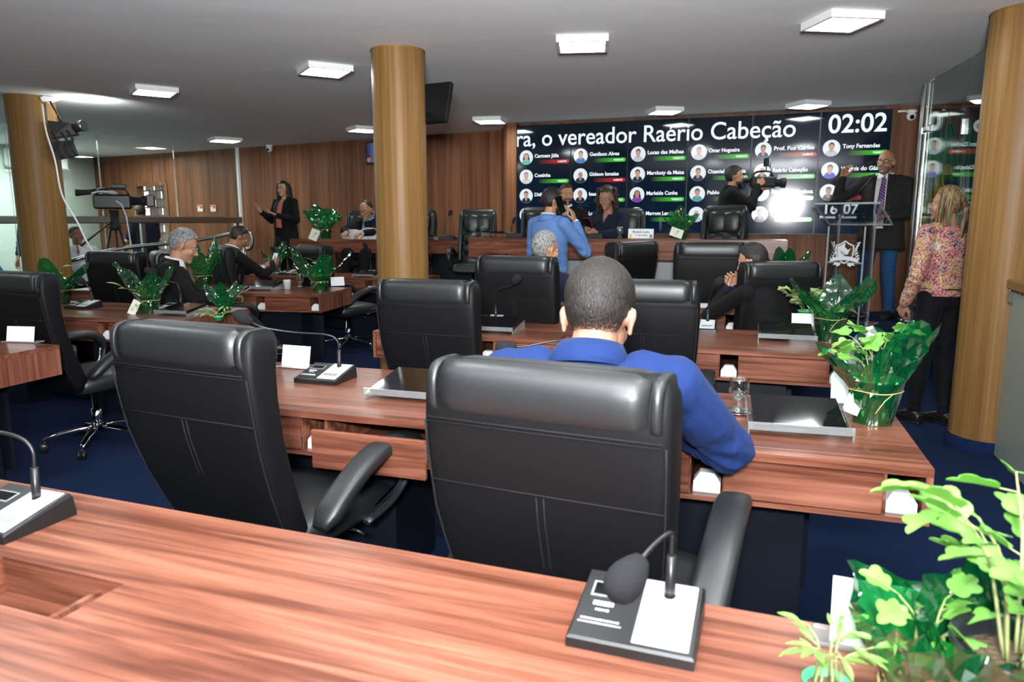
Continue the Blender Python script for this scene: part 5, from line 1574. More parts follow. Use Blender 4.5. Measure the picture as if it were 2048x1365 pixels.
def hand_shapes(mb, wrist, d, nrm, side, curl=(.5, .5, .5, .5), thumb=.5, spread=.12, sc=1.0, bend=None):
    """d: along the hand, nrm: palm normal (fingers curl towards it), side: +1 thumb towards d x nrm"""
    d = Vector(d).normalized(); nrm = Vector(nrm); nrm = (nrm - d * nrm.dot(d)).normalized()
    t = d.cross(nrm) * side
    w = Vector(wrist)
    P = lambda a, b, c=0: w + (d * a + t * b + nrm * c) * sc
    fin = [(.030, .094, .072, .0088), (.0095, .098, .080, .0090), (-.011, .094, .074, .0085), (-.030, .085, .058, .0076)]
    for k, (off, base, L, r) in enumerate(fin):
        r *= sc
        mb.capsule(P(.005, off * .55), P(base, off), .0135 * sc, .0110 * sc)
        c = curl[k] if isinstance(curl, (list, tuple)) else curl
        a = 0; p = P(base, off)
        dd = (d + t * (off / .03 * spread)).normalized()
        for seg, fr in ((.45, .8), (.32, 1.1), (.25, .8)):
            a += c * fr
            q = p + (dd * math.cos(a) + nrm * math.sin(a)) * L * seg * sc
            mb.capsule(p, q, r, r * .92); p = q; r *= .93
    mb.capsule(P(.02, -.02, .002), P(.08, -.02, .002), .014 * sc, .013 * sc); mb.capsule(P(.02, .015, .002), P(.08, .012, .002), .014 * sc, .013 * sc)
    a = P(.022, .022, .006); b = P(.060, .044 + .012 * (1 - thumb), .012 + .012 * thumb)
    c = P(.088, .050 + .018 * (1 - thumb), .020 + .022 * thumb); e = P(.112, .048 + .026 * (1 - thumb), .026 + .032 * thumb)
    mb.capsule(a, b, .0145 * sc, .0115 * sc); mb.capsule(b, c, .0108 * sc, .0098 * sc); mb.capsule(c, e, .0098 * sc, .0080 * sc)
def V(*a): return Vector(a)

def person(label, loc, yaw, pose, look, sc=1.0, group=None):
    t = empty('person', loc, math.radians(yaw), label, 'person', group, sc)
    vox = look.get('voxel', .009)
    g = pose
    pel, neck = V(*g['pelvis']), V(*g['neck'])
    up = (neck - pel).normalized()
    shl, shr = V(*g['sh_l']), V(*g['sh_r'])
    rt = (shr - shl); rt = (rt - up * rt.dot(up)).normalized()
    fw = up.cross(rt)
    TL = (neck - pel).length
    hd = V(*g['head'])
    hy, hp, hr = [math.radians(a) for a in g.get('head_rot', (0, 0, 0))]
    Mh = Matrix.Translation(hd) @ Matrix.Rotation(hy, 4, 'Z') @ Matrix.Rotation(hp, 4, 'X') @ Matrix.Rotation(hr, 4, 'Y') @ Matrix.Scale(look.get('head_scale', 1.0), 4)
    fat = look.get('fat', 1.0); wide = look.get('wide', 1.0)
    sk = skin_mat(look['skin'])
    # ---- body: one continuous skin
    b = MB()
    head_shapes(b, Mh, look.get('jaw', 1.0), look.get('nose', 1.0))
    nr = .052 * look.get('neckw', 1.0)
    b.capsule(neck - up * .03, Mh @ V(0, -.018, -.045), nr * 1.12, nr)
    def sect(f, rx, ry, off=0.0): return sring(pel + up * (TL * f) + fw * off, rt * rx, fw * ry, 24, 2.3)
    b.loft([sect(-.12, .10, .08), sect(0, .14, .10), sect(.3, .12, .09, .01), sect(.65, .14, .095), sect(.85, .13, .08), sect(.97, .06, .06)])
    arms = {}
    for s_ in 'lr':
        sh, el, wr = V(*g['sh_' + s_]), V(*g['el_' + s_]), V(*g['wr_' + s_])
        arms[s_] = (sh, el, wr)
        b.capsule(sh, el, .044, .036); b.capsule(el, el + (wr - el) * .35, .037, .038); b.capsule(el + (wr - el) * .3, wr, .038, .026)
    legs = {}
    for s_ in 'lr':
        hi, kn, an = V(*g['hip_' + s_]), V(*g['kn_' + s_]), V(*g['an_' + s_])
        legs[s_] = (hi, kn, an)
        b.capsule(hi, kn, .07, .048); b.capsule(kn, an, .046, .034)
    me = realize(b, max(vox * .8, .005), 4, .45)
    for s_ in 'lr':
        h = g.get('hand_' + s_)
        if h:
            hb = MB(); sh, el, wr = arms[s_]
            hb.capsule(el + (wr - el) * .72, wr + V(*h['d']).normalized() * .012, .030, .025)
            hand_shapes(hb, wr, h['d'], h['n'], 1 if s_ == h.get('flip', s_) else -1, h.get('curl', .5), h.get('thumb', .5), h.get('spread', .12), h.get('sc', 1.0))
            me = join_meshes(me, realize(hb, .0042, 3, .4))
    body = obj_from('body', me, sk, t)
    if look.get('face', True):
        for sx in (-1, 1):
            e = MB(); e.ball((sx * .030, .0700, .008), (.0135, .0110, .0066), 14, 10, M=Mh); e.build('eye', M_eye, t)
            e = MB(); e.ball((sx * .030, .0792, .0078), (.0055, .0030, .0056), 10, 8, M=Mh); e.build('iris', M_iris, t)
            e = MB(); e.capsule((sx * .015, .082, .028), (sx * .044, .072, .030), .0042, .003); e.v = [Mh @ v for v in e.v]; e.build('eyebrow', look.get('brow', look['hairm']), t)
        e = MB(); e.capsule((-.019, .0835, -.0575), (.019, .0835, -.0575), .0045); e.capsule((-.016, .083, -.066), (.016, .083, -.066), .005); e.v = [Mh @ v for v in e.v]
        e.build('lips', M_lip if look.get('lip', True) else sk, t)
    # ---- hair
    hairm = look['hairm']
    def cap(inf, keep, n1=40, n2=28, noise=.004, thick=.010, seed=1):
        rnd = random.Random(seed)
        bm = bmesh.new(); vs = {}
        for i in range(n2 + 1):
            th = PI * i / n2
            for k in range(n1):
                ph = 2 * PI * k / n1
                c = V(math.sin(th) * math.cos(ph), math.sin(th) * math.sin(ph), math.cos(th))
                r = V(.074 + inf, .094 + inf, .093 + inf)
                p = V(c.x * r.x, -.012 + c.y * r.y, .032 + c.z * r.z)
                if p.z < 0.02: p.y = min(p.y, -.012 + c.y * r.y)
                p += c * rnd.uniform(-noise, noise) + V(0, 0, max(0, c.z) ** .7 * look.get('crown', 0)) + V(c.x, c.y * .6, 0) * (look.get('boxy', 0) * math.sin(PI * min(1, max(0, c.z))) ** .6 if c.z > 0 else 0)
                vs[i, k] = bm.verts.new(Mh @ p) if keep(p) else None
        for i in range(n2):
            for k in range(n1):
                q = [vs[i, k], vs[i, (k + 1) % n1], vs[i + 1, (k + 1) % n1], vs[i + 1, k]]
                if all(q):
                    try: bm.faces.new(q)
                    except ValueError: pass
        bmesh.ops.remove_doubles(bm, verts=bm.verts, dist=.0008)
        bmesh.ops.recalc_face_normals(bm, faces=bm.faces)
        m_ = bpy.data.meshes.new('hair'); bm.to_mesh(m_); bm.free()
        o = obj_from('hair', m_, hairm, t)
        md = o.modifiers.new('thickness', 'SOLIDIFY'); md.thickness = thick; md.offset = -1
        md = o.modifiers.new('soft', 'SUBSURF'); md.levels = 1; md.render_levels = 1
        return o
    st = look['hair']
    def short(p):
        if p.y > .055: return p.z > .085
        if p.y > .01: return p.z > .085 - (.055 - p.y) * 1.1
        if p.y > -.03: return p.z > .012
        return p.z > -.052
    if st == 'short': cap(look.get('inf', .010), short, noise=.003)
    elif st == 'buzz': cap(.0055, lambda p: short(p) and p.z > -.045, 64, 44, .0012, .006)
    elif st == 'thin': cap(.005, lambda p: short(p) and (p.z < .100 or p.y < -.05), noise=.002)
    elif st == 'receding': cap(.006, lambda p: short(p) and (p.y < .035 or abs(p.x) > .05) and p.z > -.05, noise=.002)
    elif st == 'bald': pass
    elif st in ('long', 'curly', 'ponytail'):
        cap(.014 if st != 'curly' else .022, lambda p: (p.z > .082 if p.y > .05 else p.z > .082 - (.05 - p.y) * 1.6 if p.y > -.01 else p.z > -.075), noise=.003 if st != 'curly' else .008)
        L = MB(); rnd = random.Random(5)
        if st == 'long':
            for sx in (-1, 1):
                for q in range(5):
                    x0, y0 = sx * (.084 - .004 * q), .02 - .024 * q
                    L.tube(smooth_path([(x0 * .75, y0, .09), (x0 * 1.1, y0 - .004, .02), (x0 * 1.12, y0 - .012, -.09), (x0 * (1.1 - .05 * q), y0 - .03, -.20), (x0 * .9, y0 - .03, -.28)], 4), [.02] * 9 + [.024, .026, .026, .024, .02, .018, .014, .008], 10)
            for q in range(5): L.tube(smooth_path([((q - 2) * .03, -.10, .05), ((q - 2) * .034, -.115, -.06), ((q - 2) * .036, -.115, -.20), ((q - 2) * .03, -.105, -.28)], 4), [.026] * 9 + [.022, .016, .012, .008], 10)
        elif st == 'curly':
            for q in range(60):
                a = rnd.uniform(-.25, PI + .25) + PI if q > 14 else rnd.uniform(PI * .92, PI * 2.08)
                z0 = rnd.uniform(-.03, .10) if q > 14 else .11
                r = .092
                x0, y0 = r * math.cos(a), -.02 + r * 1.05 * math.sin(a)
                ln = rnd.uniform(.16, .30) if q > 14 else .10
                pts = []
                for k in range(22):
                    f = k / 21
                    pts.append((x0 * (1 + .22 * f) + .010 * math.cos(k * 1.3 + q), y0 * (1 + .18 * f) - .01 * f + .010 * math.sin(k * 1.3 + q), z0 - ln * f))
                L.tube(pts, [.0105] * 17 + [.009, .008, .007, .005, .003], 6)
        else:
            tie = V(.0, -.112, .01)
            L.ball(tie, (.020, .016, .020), 12, 8)
            for q in range(7):
                u = (q - 3) / 3
                L.tube(smooth_path([tie, tie + V(u * .018, -.028, -.05), tie + V(u * .040, -.030, -.15), tie + V(u * .045 + .008 * math.sin(q * 2), -.020, -.26), tie + V(u * .035, -.012, -.34 - .02 * (q % 3))], 5),
                       [.014] * 4 + [.019] * 8 + [.018] * 4 + [.014, .010, .007, .005, .003], 9)
            for q in range(6):   # loose strands by the cheek
                L.tube(smooth_path([(-.066, .01 - .016 * q, .075), (-.088, .012 - .018 * q, .0), (-.090, .02 - .018 * q, -.06), (-.080, .02 - .02 * q, -.14 - .014 * q)], 5), [.003, .005, .007, .009] + [.0105] * 7 + [.009, .008, .007, .005, .003], 7)
        L.v = [Mh @ v for v in L.v]
        L.build('long_hair', hairm, t)
        if st == 'ponytail':
            e = MB(); e.tube([tie + V(.022 * math.cos(k * PI / 8), -.014, .022 * math.sin(k * PI / 8) - .008) for k in range(17)], .005, 6); e.v = [Mh @ v for v in e.v]
            e.build('hair_tie', mat('burgundy_tie', (.12, .01, .02), .7), t)
    if look.get('beard'):
        e = MB()
        e.loft([[V(math.sin(a) * r * 1.0, math.cos(a) * ry + oy, z) for a in [-1.75 + 3.5 * k / 18 for k in range(19)]] for z, r, ry, oy in ((-.052, .0625, .066, .018), (-.075, .056, .062, .024), (-.098, .042, .050, .034), (-.112, .022, .03, .046))], cap=False)
        e.v = [Mh @ v for v in e.v]
        o = e.build('beard', look['beard'], t)
        md = o.modifiers.new('thickness', 'SOLIDIFY'); md.thickness = .004; md.offset = 0
        e = MB(); e.capsule((-.026, .085, -.047), (.026, .085, -.047), .0052); e.v = [Mh @ v for v in e.v]; e.build('moustache', look['beard'], t)
    if look.get('glasses'):
        e = MB(); ln = MB()
        for sx in (-1, 1):
            c = V(sx * .034, .096, .004)
            pts = [c + V(.026 * math.copysign(abs(math.cos(a)) ** .7, math.cos(a)), -.004 * abs(math.cos(a)), .019 * math.copysign(abs(math.sin(a)) ** .7, math.sin(a))) for a in [2 * PI * k / 20 for k in range(21)]]
            e.tube(pts, .0020 * look['glasses'], 6)
            ln.add(pts[:20], [list(range(20))])
            e.tube([c + V(sx * .026, -.004, .006), V(sx * .080, .06, .010), V(sx * .084, -.005, .012)], .0016 * look['glasses'], 6)
        e.tube([V(-.010, .096, .008), V(0, .1, .010), V(.010, .096, .008)], .0018 * look['glasses'], 6)
        for m_ in (e, ln): m_.v = [Mh @ v for v in m_.v]
        f = e.build('spectacles', look.get('glassm', M_frames), t); ln.build('lens', M_lens, f)
    # ---- clothes
    def upper(name, m_, inf, hem, sleeve=1.0, arm=1.0, open_v=None, neck_open=.93, lapel=False, collar=None, hemw=1.0, gap=.12):
        """torso and sleeves as one garment. hem: fraction below/above pelvis. open_v: (f_bottom, halfwidth_top, halfwidth_bottom)"""
        c = MB()
        W = wide; Fz = fat
        secs = [(hem, (.178 + inf) * W * hemw, (.125 + inf) * Fz * hemw, .0)]
        if hem < -.05: secs.append((hem * .4, (.172 + inf) * W, (.122 + inf) * Fz, .004))
        secs += [(max(.05, hem + .05), (.165 + inf) * W, (.120 + inf) * Fz, .008), (.30, (.155 + inf) * W, (.118 + inf) * Fz, .014), (.55, (.168 + inf) * W, (.120 + inf) * (Fz * .5 + .5), .010),
                 (.75, (.178 + inf) * W, .112 + inf, .0), (.88, (.165 + inf) * W, .092 + inf, -.008), (.95, (.105 + inf) * W, .074 + inf, -.012), (neck_open + .06, .066 + inf, .060 + inf, -.012)]
        secs = [s for s in secs if s[0] <= neck_open + .07]
        c.loft([sring(pel + up * (TL * f) + fw * off, rt * rx, fw * ry, 32, 2.5) for f, rx, ry, off in secs])
        for s_ in 'lr':
            sh, el, wr = arms[s_]
            c.capsule(sh, sh + (el - sh) * .5, (.060 + inf) * arm, (.055 + inf) * arm)
            c.capsule(sh - (sh - neck) * .35, sh, (.055 + inf), (.058 + inf) * arm)
            if sleeve >= .6:
                c.capsule(sh + (el - sh) * .4, el, (.056 + inf) * arm, (.048 + inf) * arm)
                e2 = el + (wr - el) * (sleeve if sleeve < 1 else .93)
                c.capsule(el, e2, (.049 + inf) * arm, (.034 + inf) * arm)
            else: c.capsule(sh + (el - sh) * .4, sh + (el - sh) * .72, (.056 + inf) * arm, (.056 + inf) * arm)
        me_ = realize(c, vox, 5, .5)
        bm = bmesh.new(); bm.from_mesh(me_)
        # folds: gentle ripples where sleeve and waist bend
        rnd = random.Random(len(label))
        for v in bm.verts:
            q = v.co
            for s_ in 'lr':
                sh, el, wr = arms[s_]
                dd = (q - el).length
                if dd < .15:
                    ax = (sh - wr).normalized()
                    v.co += v.normal * (.0055 * math.sin(ax.dot(q) * 150 + q.x * 40) * (1 - dd / .15))
            hgt = (q - pel).dot(up) / TL
            if .0 < hgt < .6: v.co += v.normal * (.003 * math.sin(hgt * 38 + (q - pel).dot(rt) * 26))
        edges = {}
        if open_v:
            fb, wt, wb = open_v
            B = pel + up * (TL * fb)
            tops = neck + up * .02
            for sx in (-1, 1):
                a = B + rt * (sx * wb); e_ = tops + rt * (sx * wt)
                nrm = (e_ - a).cross(fw).normalized()
                bmesh.ops.bisect_plane(bm, geom=bm.verts[:] + bm.edges[:] + bm.faces[:], plane_co=a, plane_no=nrm, dist=.0005)
                edges[sx] = (a, e_)
            nb = up
            bmesh.ops.bisect_plane(bm, geom=bm.verts[:] + bm.edges[:] + bm.faces[:], plane_co=B, plane_no=nb, dist=.0005)
            kill = []
            for f in bm.faces:
                q = f.calc_center_median() - pel
                y = q.dot(fw); z = q.dot(up) / TL; x = q.dot(rt)
                if z < fb: continue
                h_ = (z - fb) * TL / ((tops - B).length)
                if y > .012 and abs(x) < wb + (wt - wb) * min(h_, 1.2): kill.append(f)
            bmesh.ops.delete(bm, geom=kill, context='FACES')
        top = pel + up * (TL * (neck_open + .035))
        kill = [f for f in bm.faces if (f.calc_center_median() - top).dot(up) > 0 and ((f.calc_center_median() - neck) - up * (f.calc_center_median() - neck).dot(up)).length < .085]
        bmesh.ops.delete(bm, geom=kill, context='FACES')
        bm.to_mesh(me_); bm.free()
        o = obj_from(name, me_, m_, t)
        md = o.modifiers.new('thickness', 'SOLIDIFY'); md.thickness = .006; md.offset = -1
        if lapel and open_v:
            bv = BVHTree.FromPolygons([v.co.copy() for v in me_.vertices], [list(p.vertices) for p in me_.polygons])
            for sx in (-1, 1):
                a, e_ = edges[sx]
                rows = []
                for k in range(13):
                    f = k / 12
                    base = a + (e_ - a) * f
                    wdt = .062 * min(1, f * 2.2 + .08) * (1 if f < .78 else .62)
                    row = []
                    for j in range(5):
                        q = base + rt * (sx * (wdt * j / 4 - .004))
                        hit = bv.ray_cast(q + fw * (.185 * max(1, fat)), -fw, .4)
                        p_ = hit[0] if hit[0] is not None and (hit[0] - q).dot(fw) > -.05 else (rows[-1][j] + (e_ - a) / 12 if rows else q + fw * .12)
                        row.append(p_ + fw * (.006 + .003 * j / 4))
                    rows.append(row)
                lm = MB()
                lm.add([p for r_ in rows for p in r_], [(k * 5 + j, k * 5 + j + 1, (k + 1) * 5 + j + 1, (k + 1) * 5 + j) for k in range(12) for j in range(4)], 0, True)
                lo = lm.build('lapel', m_, o)
                md = lo.modifiers.new('thickness', 'SOLIDIFY'); md.thickness = .006; md.offset = 0
        if collar:
            cm, ch, cr = collar
            cb = MB(); rings = []
            nx = (Mh @ V(0, -.02, -.06) - neck); nx = (nx.normalized() + up).normalized()
            for hh, rr_ in ((-.012, cr + .012), (.012, cr + .003), (ch, cr - .003), (ch + .002, cr + .004), (.006, cr + .015), (-.036, cr + .030)):
                rings.append([neck - fw * .008 + nx * (hh - .008 * math.cos(a)) + rt * (rr_ * math.sin(a)) + fw * (rr_ * math.cos(a) * .98) for a in [gap + (2 * PI - 2 * gap) * k / 30 for k in range(31)]])
            n_ = 31; vs_ = [p for r_ in rings for p in r_]
            cb.add(vs_, [(i * n_ + k, i * n_ + k + 1, (i + 1) * n_ + k + 1, (i + 1) * n_ + k) for i in range(len(rings) - 1) for k in range(n_ - 1)], 0, True)
            co = cb.build('collar', cm, o)
            md = co.modifiers.new('thickness', 'SOLIDIFY'); md.thickness = .003; md.offset = 0
        return o
    shirt_o = None
    if look.get('shirt'):
        s_ = look['shirt']
        shirt_o = upper('shirt', s_['m'], s_.get('inf', -.004 if look.get('jacket') else .004), s_.get('hem', .0), s_.get('sleeve', 1.0 if not look.get('jacket') else .98), s_.get('arm', .86 if look.get('jacket') else 1.0), s_.get('v'), collar=(s_['m'], .038, nr + .010) if s_.get('collar') else None, hemw=s_.get('hemw', 1.0))
        if look.get('jacket') and s_.get('cuff', True):
            cf = MB()
            for q in 'lr':
                sh, el, wr = arms[q]
                cf.capsule(el + (wr - el) * .86, el + (wr - el) * .985, .037, .035, 16)
            cme = realize(cf, .006, 3)
            obj_from('shirt_cuffs', cme, s_['m'], shirt_o)
    if look.get('tie') and shirt_o:
        me_ = shirt_o.data
        bv = BVHTree.FromPolygons([v.co.copy() for v in me_.vertices], [list(p.vertices) for p in me_.polygons])
        rows = []
        for k in range(17):
            f = k / 16
            q = neck + up * (-.010) - up * (f * TL * .80)
            wd = .017 if k == 0 else .020 + .022 * f if f < .93 else .02
            row = []
            for j in range(5):
                qq = q + rt * (wd * (j - 2) / 2)
                hit = bv.ray_cast(qq + fw * (.185 * max(1, fat)), -fw, .4)
                p_ = hit[0] if hit[0] is not None else qq + fw * .1
                row.append(p_ + fw * (.008 + (.010 if k < 2 else 0)))
            rows.append(row)
        tm = MB(); tm.add([p for r_ in rows for p in r_], [(k * 5 + j, k * 5 + j + 1, (k + 1) * 5 + j + 1, (k + 1) * 5 + j) for k in range(16) for j in range(4)], 0, True)
        to = tm.build('tie', look['tie'], t)
        md = to.modifiers.new('thickness', 'SOLIDIFY'); md.thickness = .007; md.offset = 0
    if look.get('jacket'):
        j = look['jacket']
        upper('jacket', j['m'], j.get('inf', .010), j.get('hem', -.42), j.get('sleeve', 1.0), j.get('arm', 1.0), j.get('v', (.32, .055, .012)), lapel=j.get('lapel', True), collar=(j['m'], .026, nr + .016) if j.get('collar', True) else None, hemw=j.get('hemw', 1.04), gap=1.05)
    # trousers
    tm = MB()
    tr = look.get('legs', 1.0)
    tm.loft([sring(pel + up * (TL * f), rt * rx, fw * ry, 28, 2.4) for f, rx, ry in ((-.14, .135, .10), (-.02, .162 * wide, .115 * fat), (.10, .158 * wide, .115 * fat), (.15, .150 * wide, .108 * fat))])
    for s_ in 'lr':
        hi, kn, an = legs[s_]
        tm.capsule(hi, kn, .092 * tr, .066 * tr); tm.capsule(kn, kn + (an - kn) * .5, .066 * tr, .060 * tr); tm.capsule(kn + (an - kn) * .4, an + (an - kn).normalized() * look.get('trousers_len', .0), .060 * tr, look.get('ankle_r', .056) * tr)
    tme = realize(tm, max(vox, .010), 5, .5)
    for v in tme.vertices:
        for s_ in 'lr':
            kn, an = legs[s_][1], legs[s_][2]
            dk = (v.co - kn).length
            if dk < .16: v.co += v.normal * (.004 * math.sin(v.co.z * 110 + v.co.x * 30) * (1 - dk / .16))
            da = (v.co - an).length
            if da < .16: v.co += v.normal * (.005 * math.sin(v.co.z * 130 + v.co.x * 50) * (1 - da / .16))
    obj_from('trousers', tme, look['trousers'], t)
    if look.get('belt'):
        bb = MB(); bb.tube([pel + up * (TL * .135) + rt * ((.150 * wide + .012) * math.cos(a)) + fw * ((.108 * fat + .012) * math.sin(a)) for a in [2 * PI * k / 36 for k in range(37)]], .014, 8, flat=.4)
        bb.build('belt', M_shoe, t)
    # shoes
    for s_ in 'lr':
        an = legs[s_][2]; d_ = V(*g.get('toe_' + s_, (0, 1, 0))).normalized(); sd = d_.cross(V(0, 0, 1)).normalized(); z0 = an.z - g.get('ankle_h', .085)
        sh_ = MB()
        base = V(an.x, an.y, z0)
        sh_.loft([sring(base + d_ * y + V(0, 0, zc), sd * wx, V(0, 0, hz), 18, 2.6) for y, zc, wx, hz in ((-.075, .030, .022, .026), (-.06, .040, .034, .038), (0, .052, .038, .050), (.06, .042, .042, .040), (.12, .030, .046, .028), (.17, .022, .040, .020), (.195, .018, .024, .014))])
        if look.get('shoe_soles', True): sh_.loft([sring(base + d_ * y + V(0, 0, .005), sd * wx, V(0, 0, .006), 18, 3) for y, wx in ((-.078, .026), (-.05, .036), (.06, .044), (.13, .048), (.19, .030))])
        sh_.build('shoe', look.get('shoe', M_shoe), t)
    return t

def pose_sit(**k):
    p = dict(pelvis=(0, 0, .56), neck=(0, .02, 1.06), head=(0, .05, 1.215), head_rot=(0, 0, 0), sh_l=(-.185, .01, 1.01), sh_r=(.185, .01, 1.01),
             el_l=(-.24, .08, .75), el_r=(.24, .08, .75), wr_l=(-.14, .33, .79), wr_r=(.14, .33, .79),
             hip_l=(-.095, .0, .54), hip_r=(.095, 0, .54), kn_l=(-.13, .43, .55), kn_r=(.13, .43, .55), an_l=(-.13, .45, .095), an_r=(.13, .45, .095),
             hand_l=dict(d=(.3, 1, -.1), n=(0, 0, -1)), hand_r=dict(d=(-.3, 1, -.1), n=(0, 0, -1)))
    p.update(k); return p
def pose_stand(**k):
    p = dict(pelvis=(0, 0, .95), neck=(0, .0, 1.46), head=(0, .03, 1.605), head_rot=(0, 0, 0), sh_l=(-.19, 0, 1.40), sh_r=(.19, 0, 1.40),
             el_l=(-.24, -.02, 1.10), el_r=(.24, -.02, 1.10), wr_l=(-.25, .06, .86), wr_r=(.25, .06, .86),
             hip_l=(-.09, 0, .92), hip_r=(.09, 0, .92), kn_l=(-.10, .02, .50), kn_r=(.10, .02, .50), an_l=(-.11, -.01, .09), an_r=(.11, -.01, .09),
             hand_l=dict(d=(0, .1, -1), n=(1, 0, 0)), hand_r=dict(d=(0, .1, -1), n=(-1, 0, 0)))
    p.update(k); return p

C_navy = cloth_mat('royal_navy_suit', (.0100, .025, .100)); C_black = cloth_mat('black_suit', (.0075, .0075, .008)); C_char = cloth_mat('charcoal_suit', (.020, .019, .018))
C_dnavy = cloth_mat('dark_navy_suit', (.010, .014, .030)); C_light = cloth_mat('light_blue_jacket', (.10, .19, .42)); C_white = cloth_mat('white_shirt', (.72, .74, .76), .8, .1, .3)
C_blue = cloth_mat('sky_blue_shirt', (.16, .30, .52)); C_pink = cloth_mat('salmon_blouse', (.60, .17, .14)); C_jeans = cloth_mat('blue_jeans', (.020, .065, .155), .9)
C_tee = cloth_mat('navy_tee', (.012, .018, .045)); C_bright = cloth_mat('bright_blue_shirt', (.03, .18, .50)); C_blackt = cloth_mat('black_trousers', (.006, .006, .007))
def print_mat():
    m, nt, b, out = newmat('floral_print')
    tc = nt.nodes.new('ShaderNodeTexCoord')
    n1 = nt.nodes.new('ShaderNodeTexNoise'); n1.inputs['Scale'].default_value = 9; n1.inputs['Detail'].default_value = 3
    v1 = nt.nodes.new('ShaderNodeTexNoise'); v1.inputs['Scale'].default_value = 70; v1.inputs['Detail'].default_value = 3
    nt.links.new(tc.outputs['Object'], n1.inputs['Vector']); nt.links.new(tc.outputs['Object'], v1.inputs['Vector'])
    r1 = ramp(nt, [(.34, (.03, .012, .05)), (.42, (.30, .03, .06)), (.50, (.36, .07, .09)), (.55, (.42, .28, .06)), (.62, (.34, .06, .10)), (.72, (.50, .40, .30))])
    r2 = ramp(nt, [(.40, (.008, .006, .01)), (.47, (.10, .03, .06)), (.54, (.75, .70, .62)), (.59, (.60, .42, .10)), (.66, (.35, .03, .06))])
    nt.links.new(n1.outputs['Fac'], r1.inputs[0]); nt.links.new(v1.outputs['Fac'], r2.inputs[0])
    mx = nt.nodes.new('ShaderNodeMix'); mx.data_type = 'RGBA'; mx.inputs[0].default_value = .42
    nt.links.new(r1.outputs[0], mx.inputs[6]); nt.links.new(r2.outputs[0], mx.inputs[7]); nt.links.new(mx.outputs[2], b.inputs['Base Color'])
    b.inputs['Roughness'].default_value = .75
    return m
def stripe_tie():
    m, nt, b, out = newmat('striped_tie')
    tc = nt.nodes.new('ShaderNodeTexCoord'); mp = nt.nodes.new('ShaderNodeMapping'); mp.inputs['Rotation'].default_value = (0, math.radians(40), 0); mp.inputs['Scale'].default_value = (1, 1, 1)
    wv = nt.nodes.new('ShaderNodeTexWave'); wv.inputs['Scale'].default_value = 14; wv.bands_direction = 'Z'
    nt.links.new(tc.outputs['Object'], mp.inputs[0]); nt.links.new(mp.outputs[0], wv.inputs['Vector'])
    r = ramp(nt, [(.45, (.045, .012, .075)), (.7, (.30, .16, .38))]); nt.links.new(wv.outputs['Fac'], r.inputs[0]); nt.links.new(r.outputs[0], b.inputs['Base Color'])
    b.inputs['Roughness'].default_value = .4
    return m
TAN = (.46, .235, .145); BROWN = (.30, .14, .075); FAIR = (.36, .18, .122); MID = (.38, .19, .11)
def put(px, Y, z=0.0):
    p = D(px, HOR, Y); return (p.x, p.y, z)
def phone(loc, rot, label, m=None, w_=.072, h_=.15, back=None):
    t = empty('phone', loc, 0, label, 'phone'); t.rotation_euler = rot
    MB().box((0, 0, 0), (w_, .008, h_), b=.004).build('case', back or M_black, t)
    MB().box((0, .0045, 0), (w_ - .006, .001, h_ - .008)).build('display', m or M_tablet, t)
    return t
def rot_pt(loc, yaw, p, sc=1.0):
    a = math.radians(yaw); p = Vector(p) * sc
    return Vector((loc[0] + p.x * math.cos(a) - p.y * math.sin(a), loc[1] + p.x * math.sin(a) + p.y * math.cos(a), loc[2] + p.z))

# A: the man in the blue suit, seated with his back to us
person('man in a bright blue suit with cropped dark hair seen from behind', (0.165, 1.735, 0), -17,
       pose_sit(pelvis=(0, .0, .51), neck=(-.005, .15, 1.005), head=(.0, .235, 1.086), head_rot=(-3, -20, 0), sh_l=(-.205, .11, .945), sh_r=(.205, .13, .945),
                el_l=(-.30, .27, .735), el_r=(.335, .285, .755), wr_l=(-.12, .50, .775), wr_r=(.10, .50, .775), hip_l=(-.095, 0, .50), hip_r=(.095, 0, .50), hand_l=dict(d=(.8, .6, 0), n=(0, 0, -1), curl=.3), hand_r=dict(d=(-.8, .6, 0), n=(0, 0, -1), curl=.3)),
       dict(skin=FAIR, hairm=H_buzz, hair='buzz', jacket=dict(m=C_navy, hem=-.18, v=(.35, .05, .012), lapel=False, arm=1.12), shirt=dict(m=C_white), trousers=C_navy, voxel=.007, jaw=1.05, neckw=1.16, wide=1.06, head_scale=1.09, crown=.018, boxy=.008), 1.06)
# B: grey-haired man with the tablet
LB = (-2.86, 6.02, 0)
person('grey-haired man in black suit and glasses seated at left with a tablet', LB, -68,
       pose_sit(pelvis=(0, 0, .47), neck=(0, .06, .95), head=(.0, .125, 1.075), head_rot=(2, -24, 0), sh_l=(-.185, .01, .90), sh_r=(.185, .01, .90), hip_l=(-.095, .0, .46), hip_r=(.095, 0, .46), el_l=(-.23, .18, .69), el_r=(.24, .18, .69), wr_l=(-.07, .40, .70), wr_r=(.06, .40, .70),
                hand_l=dict(d=(.3, .8, .1), n=(.5, 0, .6), curl=.5), hand_r=dict(d=(-.4, .9, .0), n=(-.3, 0, -.8), curl=.7), kn_r=(.10, .48, .58), an_r=(-.02, .72, .30), kn_l=(-.12, .45, .47), an_l=(-.13, .45, .088)),
       dict(skin=TAN, hairm=H_grey, hair='short', inf=.012, glasses=.7, glassm=M_chrome, jacket=dict(m=C_black, hem=-.20, lapel=False), shirt=dict(m=C_white, collar=True), trousers=C_char), 1.12)
tb = empty('tablet', rot_pt(LB, -68, (0.0, .50, .715), 1.12), 0, 'grey tablet held by the seated grey-haired man in glasses', 'tablet'); tb.rotation_euler = (math.radians(-62), 0, math.radians(-68))
